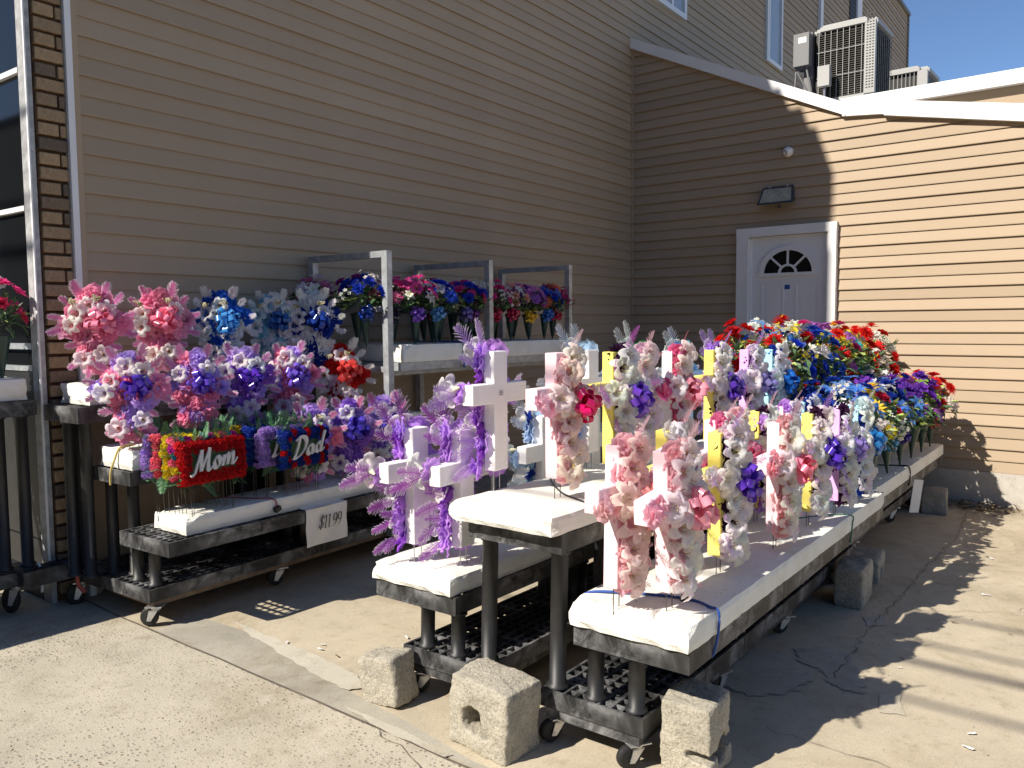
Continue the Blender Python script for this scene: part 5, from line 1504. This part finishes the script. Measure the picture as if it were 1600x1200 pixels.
WH = lin('#f2efe8'); PKR = lin('#ee4f9e'); ROY = lin('#2447c8'); SKY = lin('#5f9ae8'); PLUM = lin('#6d3aac'); ORC = lin('#b06ac8'); CORAL = lin('#f0875e')
gD = 'cone bouquets on the galvanised carts'
dz = 1.52
Dl = [
 (3.86, 4.62, [('lily', lin('#f0d8e0')), ('lily', WH), ('lily', lin('#d8689c'))], lin('#f0968c'), 'white and pink lilies with a salmon bow', 'leftmost, seen through the square cart frame'),
 (4.07, 4.30, [('rose', ROY), ('rose', lin('#1c38a8')), ('spray', WH)], lin('#1f4aa8'), 'royal blue roses with a navy bow', 'beside the square cart frame'),
 (4.31, 4.28, [('rose', PKR), ('mum', lin('#f48cb8')), ('lily', WH)], lin('#3a3850'), 'hot pink roses with a dark silver bow', 'just right of the square cart frame post'),
 (4.44, 4.17, [('lily', lin('#c02a80')), ('lily', WH), ('orchid', lin('#d84f9c'))], lin('#9a68dc'), 'magenta and white lilies with a lilac bow', 'at the sunny front edge'),
 (4.70, 4.20, [('rose', ROY), ('mum', lin('#2f58d8')), ('orchid', WH)], lin('#6aa8dc'), 'bright blue roses with a pale blue bow', 'left of the blue strap'),
 (4.84, 4.36, [('lily', lin('#a82474')), ('spray', WH)], lin('#c86a78'), 'wine lilies and white sprays with a dusty rose bow', 'behind the pale blue bow'),
 (5.05, 4.21, [('rose', ROY), ('rose', PKR), ('mum', ROY)], lin('#7a68c0'), 'mixed blue and pink roses with a lavender bow', 'right of the blue strap'),
 (5.44, 4.22, [('rose', PKR), ('spray', WH), ('rose', lin('#e83c84'))], lin('#b81c4c'), 'pink roses and white sprays with a crimson bow', 'at the second cart frame'),
 (5.70, 4.22, [('rose', lin('#f4c4b0')), ('lily', WH), ('rose', lin('#e88cc0'))], lin('#c01c54'), 'peach and white blooms with a raspberry bow', 'right of the second cart frame'),
 (5.98, 4.22, [('iris', lin('#a868c8')), ('rose', lin('#d88ad0')), ('lily', lin('#f0a8cc'))], lin('#e8c838'), 'mauve blooms with a yellow bow', 'third from the corner end'),
 (6.25, 4.24, [('mum', CORAL), ('rose', ROY), ('lily', lin('#5878d8'))], lin('#3f78cc'), 'orange and blue blooms with a blue bow', 'second from the corner end'),
 (6.42, 4.26, [('orchid', lin('#c4246c')), ('spray', lin('#c83878'))], lin('#c01848'), 'dark pink orchids with a red bow', 'at the corner end'),
 (4.55, 4.50, [('rose', PKR), ('lily', WH), ('orchid', lin('#c03890'))], None, 'pink roses and white lilies without a bow', 'back row left'),
 (4.95, 4.55, [('lily', WH), ('rose', lin('#e060a8')), ('orchid', lin('#982068'))], None, 'white lilies and wine orchids without a bow', 'back row behind the strap'),
 (5.25, 4.50, [('orchid', lin('#b82c98')), ('mum', lin('#c050b0'))], None, 'magenta orchids without a bow', 'back row middle'),
 (5.58, 4.52, [('spray', WH), ('orchid', lin('#d8b0dc')), ('lily', WH)], None, 'white and pale lilac sprays without a bow', 'back row at the second cart frame'),
 (5.85, 4.50, [('iris', lin('#7a40b0')), ('spray', lin('#d8c0e0'))], None, 'purple irises without a bow', 'back row right'),
 (6.15, 4.52, [('rose', lin('#b83c90')), ('mum', CORAL)], None, 'plum roses and coral mums without a bow', 'back row near the corner'),
]
Dl += [
 (4.20, 4.52, [('rose', lin('#b02a90')), ('lily', WH)], None, 'violet roses and white lilies without a bow', 'behind the square cart frame'),
 (4.62, 4.33, [('rose', PKR), ('rose', lin('#f0a0c8')), ('lily', WH)], None, 'pink roses without a bow', 'second line behind the lilac bow'),
 (4.95, 4.38, [('mum', ROY), ('lily', lin('#c8d8f4')), ('orchid', lin('#b03a9c'))], None, 'blue mums and white lilies without a bow', 'second line at the blue strap'),
 (5.22, 4.28, [('rose', lin('#d23a98')), ('spray', WH), ('lily', lin('#f2c4d8'))], lin('#7c3c8c'), 'magenta roses and blush lilies with a plum bow', 'between strap and second cart frame'),
 (5.35, 4.42, [('spray', WH), ('rose', lin('#e878b4')), ('orchid', lin('#e0b8d8'))], None, 'pale pink roses without a bow', 'second line at the second cart frame'),
 (5.84, 4.32, [('lily', lin('#ecc8dc')), ('rose', lin('#f0b4a4'))], None, 'blush lilies and peach roses without a bow', 'second line right of the second cart frame'),
 (6.12, 4.33, [('rose', lin('#c870c0')), ('mum', lin('#7868d0'))], None, 'orchid pink roses without a bow', 'second line near the corner end'),
]
for i, (x, y, sets, bow, d1, d2) in enumerate(Dl):
    bouquet(short('vase of %s, %s' % (d1, d2)), (x, y, dz+.03 if x > 4.15 else 1.55), sets, 200+i, gD, bow, n=20, rad=.178, h=.28, wide=False, bs=1.3).scale = (.92, .92, .90)

gA = 'cone bouquets on the far end of the front rack'
bl = [('rose', NAVY), ('lily', SKY), ('iris', lin('#3a66c8'))]; bl2 = [('lily', lin('#5a92e4')), ('rose', lin('#1e3fa4')), ('spray', WH)]
pu = [('iris', PLUM), ('orchid', ORC), ('rose', lin('#7838b0'))]; rd = [('mum', RED), ('rose', lin('#c01420')), ('spray', WH)]
mx = [('mum', RED), ('lily', SKY), ('spray', YEL), ('rose', ROY)]; rw = [('mum', RED), ('iris', WH), ('rose', RED)]
yo = [('rose', lin('#f0a830')), ('spray', YEL), ('lily', TEAL), ('mum', lin('#b8c03c'))]; lv = [('orchid', lin('#c8a4e4')), ('iris', lin('#8a48c0')), ('lily', lin('#6a98e4'))]
ry = [('mum', RED), ('lily', lin('#a8d048')), ('mum', YEL), ('iris', PLUM)]; mg = [('rose', lin('#d83c88')), ('orchid', ORC), ('mum', RED), ('spray', YEL)]
rows = [
 # (b, base z, [(a, sets, text, bow, wide)])
 (-.035, .600, 'low outer row at far rack end', [
   (3.02, bl2, 'sky blue lilies and white sprays', lin('#3f98d8'), False), (3.55, [('mum', YEL), ('lily', SKY), ('rose', NAVY), ('rose', CRIM)], 'yellow daisies, blue lilies and a red rose', None, True),
   (4.05, bl2, 'blue lilies with a light blue bow', lin('#5aa4d4'), True), (4.55, [('rose', NAVY), ('lily', SKY), ('iris', PLUM)], 'navy roses with a purple satin bow', lin('#4a2c9c'), True),
   (5.05, pu, 'dark purple irises', None, True), (5.55, ry, 'red mums, lime lilies and purple irises', None, True), (6.02, [('rose', lin('#c01c28')), ('iris', WH), ('mum', RED)], 'red roses and white irises', lin('#b81c24'), True)]),
 (.20, .600, 'low inner row at far rack end', [
   (3.10, bl, 'navy and sky blue blooms', lin('#2f70c4'), False), (3.45, bl, 'deep blue roses', None, True), (3.85, bl2, 'pale blue lilies and navy roses', None, True), (4.25, lv, 'lavender orchids and blue lilies', None, True),
   (4.7, bl2, 'sky blue lilies', None, True), (5.15, lv, 'lilac orchids and purple irises', None, True), (5.6, [('mum', RED), ('iris', WH), ('mum', YEL)], 'red, white and yellow mums', None, True), (6.0, rw, 'red mums and white irises', None, True)]),
 (.50, .93, 'raised outer row at far rack end', [
   (3.20, mx, 'red mums, blue lilies and yellow sprays', None, True), (3.55, [('iris', WH), ('mum', RED), ('rose', NAVY)], 'white irises, red mums and navy roses', lin('#e05858'), True), (3.95, bl, 'blue roses and lilies', None, True), (4.35, mg, 'pink roses, orchids and red mums', None, True),
   (4.75, yo, 'orange roses, teal lilies and yellow sprays', None, True), (5.2, rw, 'red mums and white irises', None, True), (5.65, rd, 'red mums, red roses and white sprays', None, True), (6.1, rw, 'bright red mums at the very end', None, True)]),
 (.80, .93, 'raised inner row at far rack end', [
   (3.15, rd, 'red mums and red roses', None, False), (3.55, mx, 'mixed red, blue and yellow blooms', None, False), (3.95, [('mum', RED), ('lily', SKY), ('spray', WH)], 'red mums and sky blue lilies', None, False), (4.4, [('lily', SKY), ('orchid', ORC), ('spray', YEL)], 'blue lilies, orchids and yellow sprays', None, False),
   (4.85, mg, 'pink roses and yellow sprays', None, False), (5.35, yo, 'teal lilies and orange roses', None, False), (5.85, rw, 'red mums and white irises', None, False)]),
]
sd_i = 300
for b, z0, where, L in rows:
    for a, sets, txt, bow, wide in L:
        sd_i += 1
        low = z0 < .8
        bouquet(short('vase of %s, %s' % (txt, where)), A2W(a, b, z0+(.03 if low else .0)), sets, sd_i, gA, bow, (-.75, -.6, 0), wide, n=18 if low else 20, lime=(sd_i % 2 == 0), rad=.19 if low else .21, h=.46 if low else .58, bs=1.58)
bouquet('green cone vase of hot pink roses and white blooms at the left edge', (1.985, 5.06, gC+1.33), [('rose', PKR), ('iris', WH), ('rose', lin('#e8406c'))], 401, 'cone bouquets on the left edge rack', None, wide=True, n=9, rad=.12, h=.34)
for i, (x, sets, d) in enumerate(((1.66, [('iris', lin('#9a6ac0')), ('spray', YEL)], 'mauve irises and yellow sprays'), (1.36, [('rose', RED), ('iris', WH)], 'red roses and white irises'), (1.02, [('mum', YEL), ('rose', PKR)], 'yellow mums and pink roses'))):
    bouquet('cone vase of %s on the slab past the left edge' % d, (x, 5.10, gC+1.33), sets, 410+i, 'cone bouquets on the left edge rack', None, wide=True, n=11)
print('objects', len(bpy.data.objects), 'meshes', len(bpy.data.meshes), 'tris', sum(len(m.polygons)*2 for m in bpy.data.meshes))
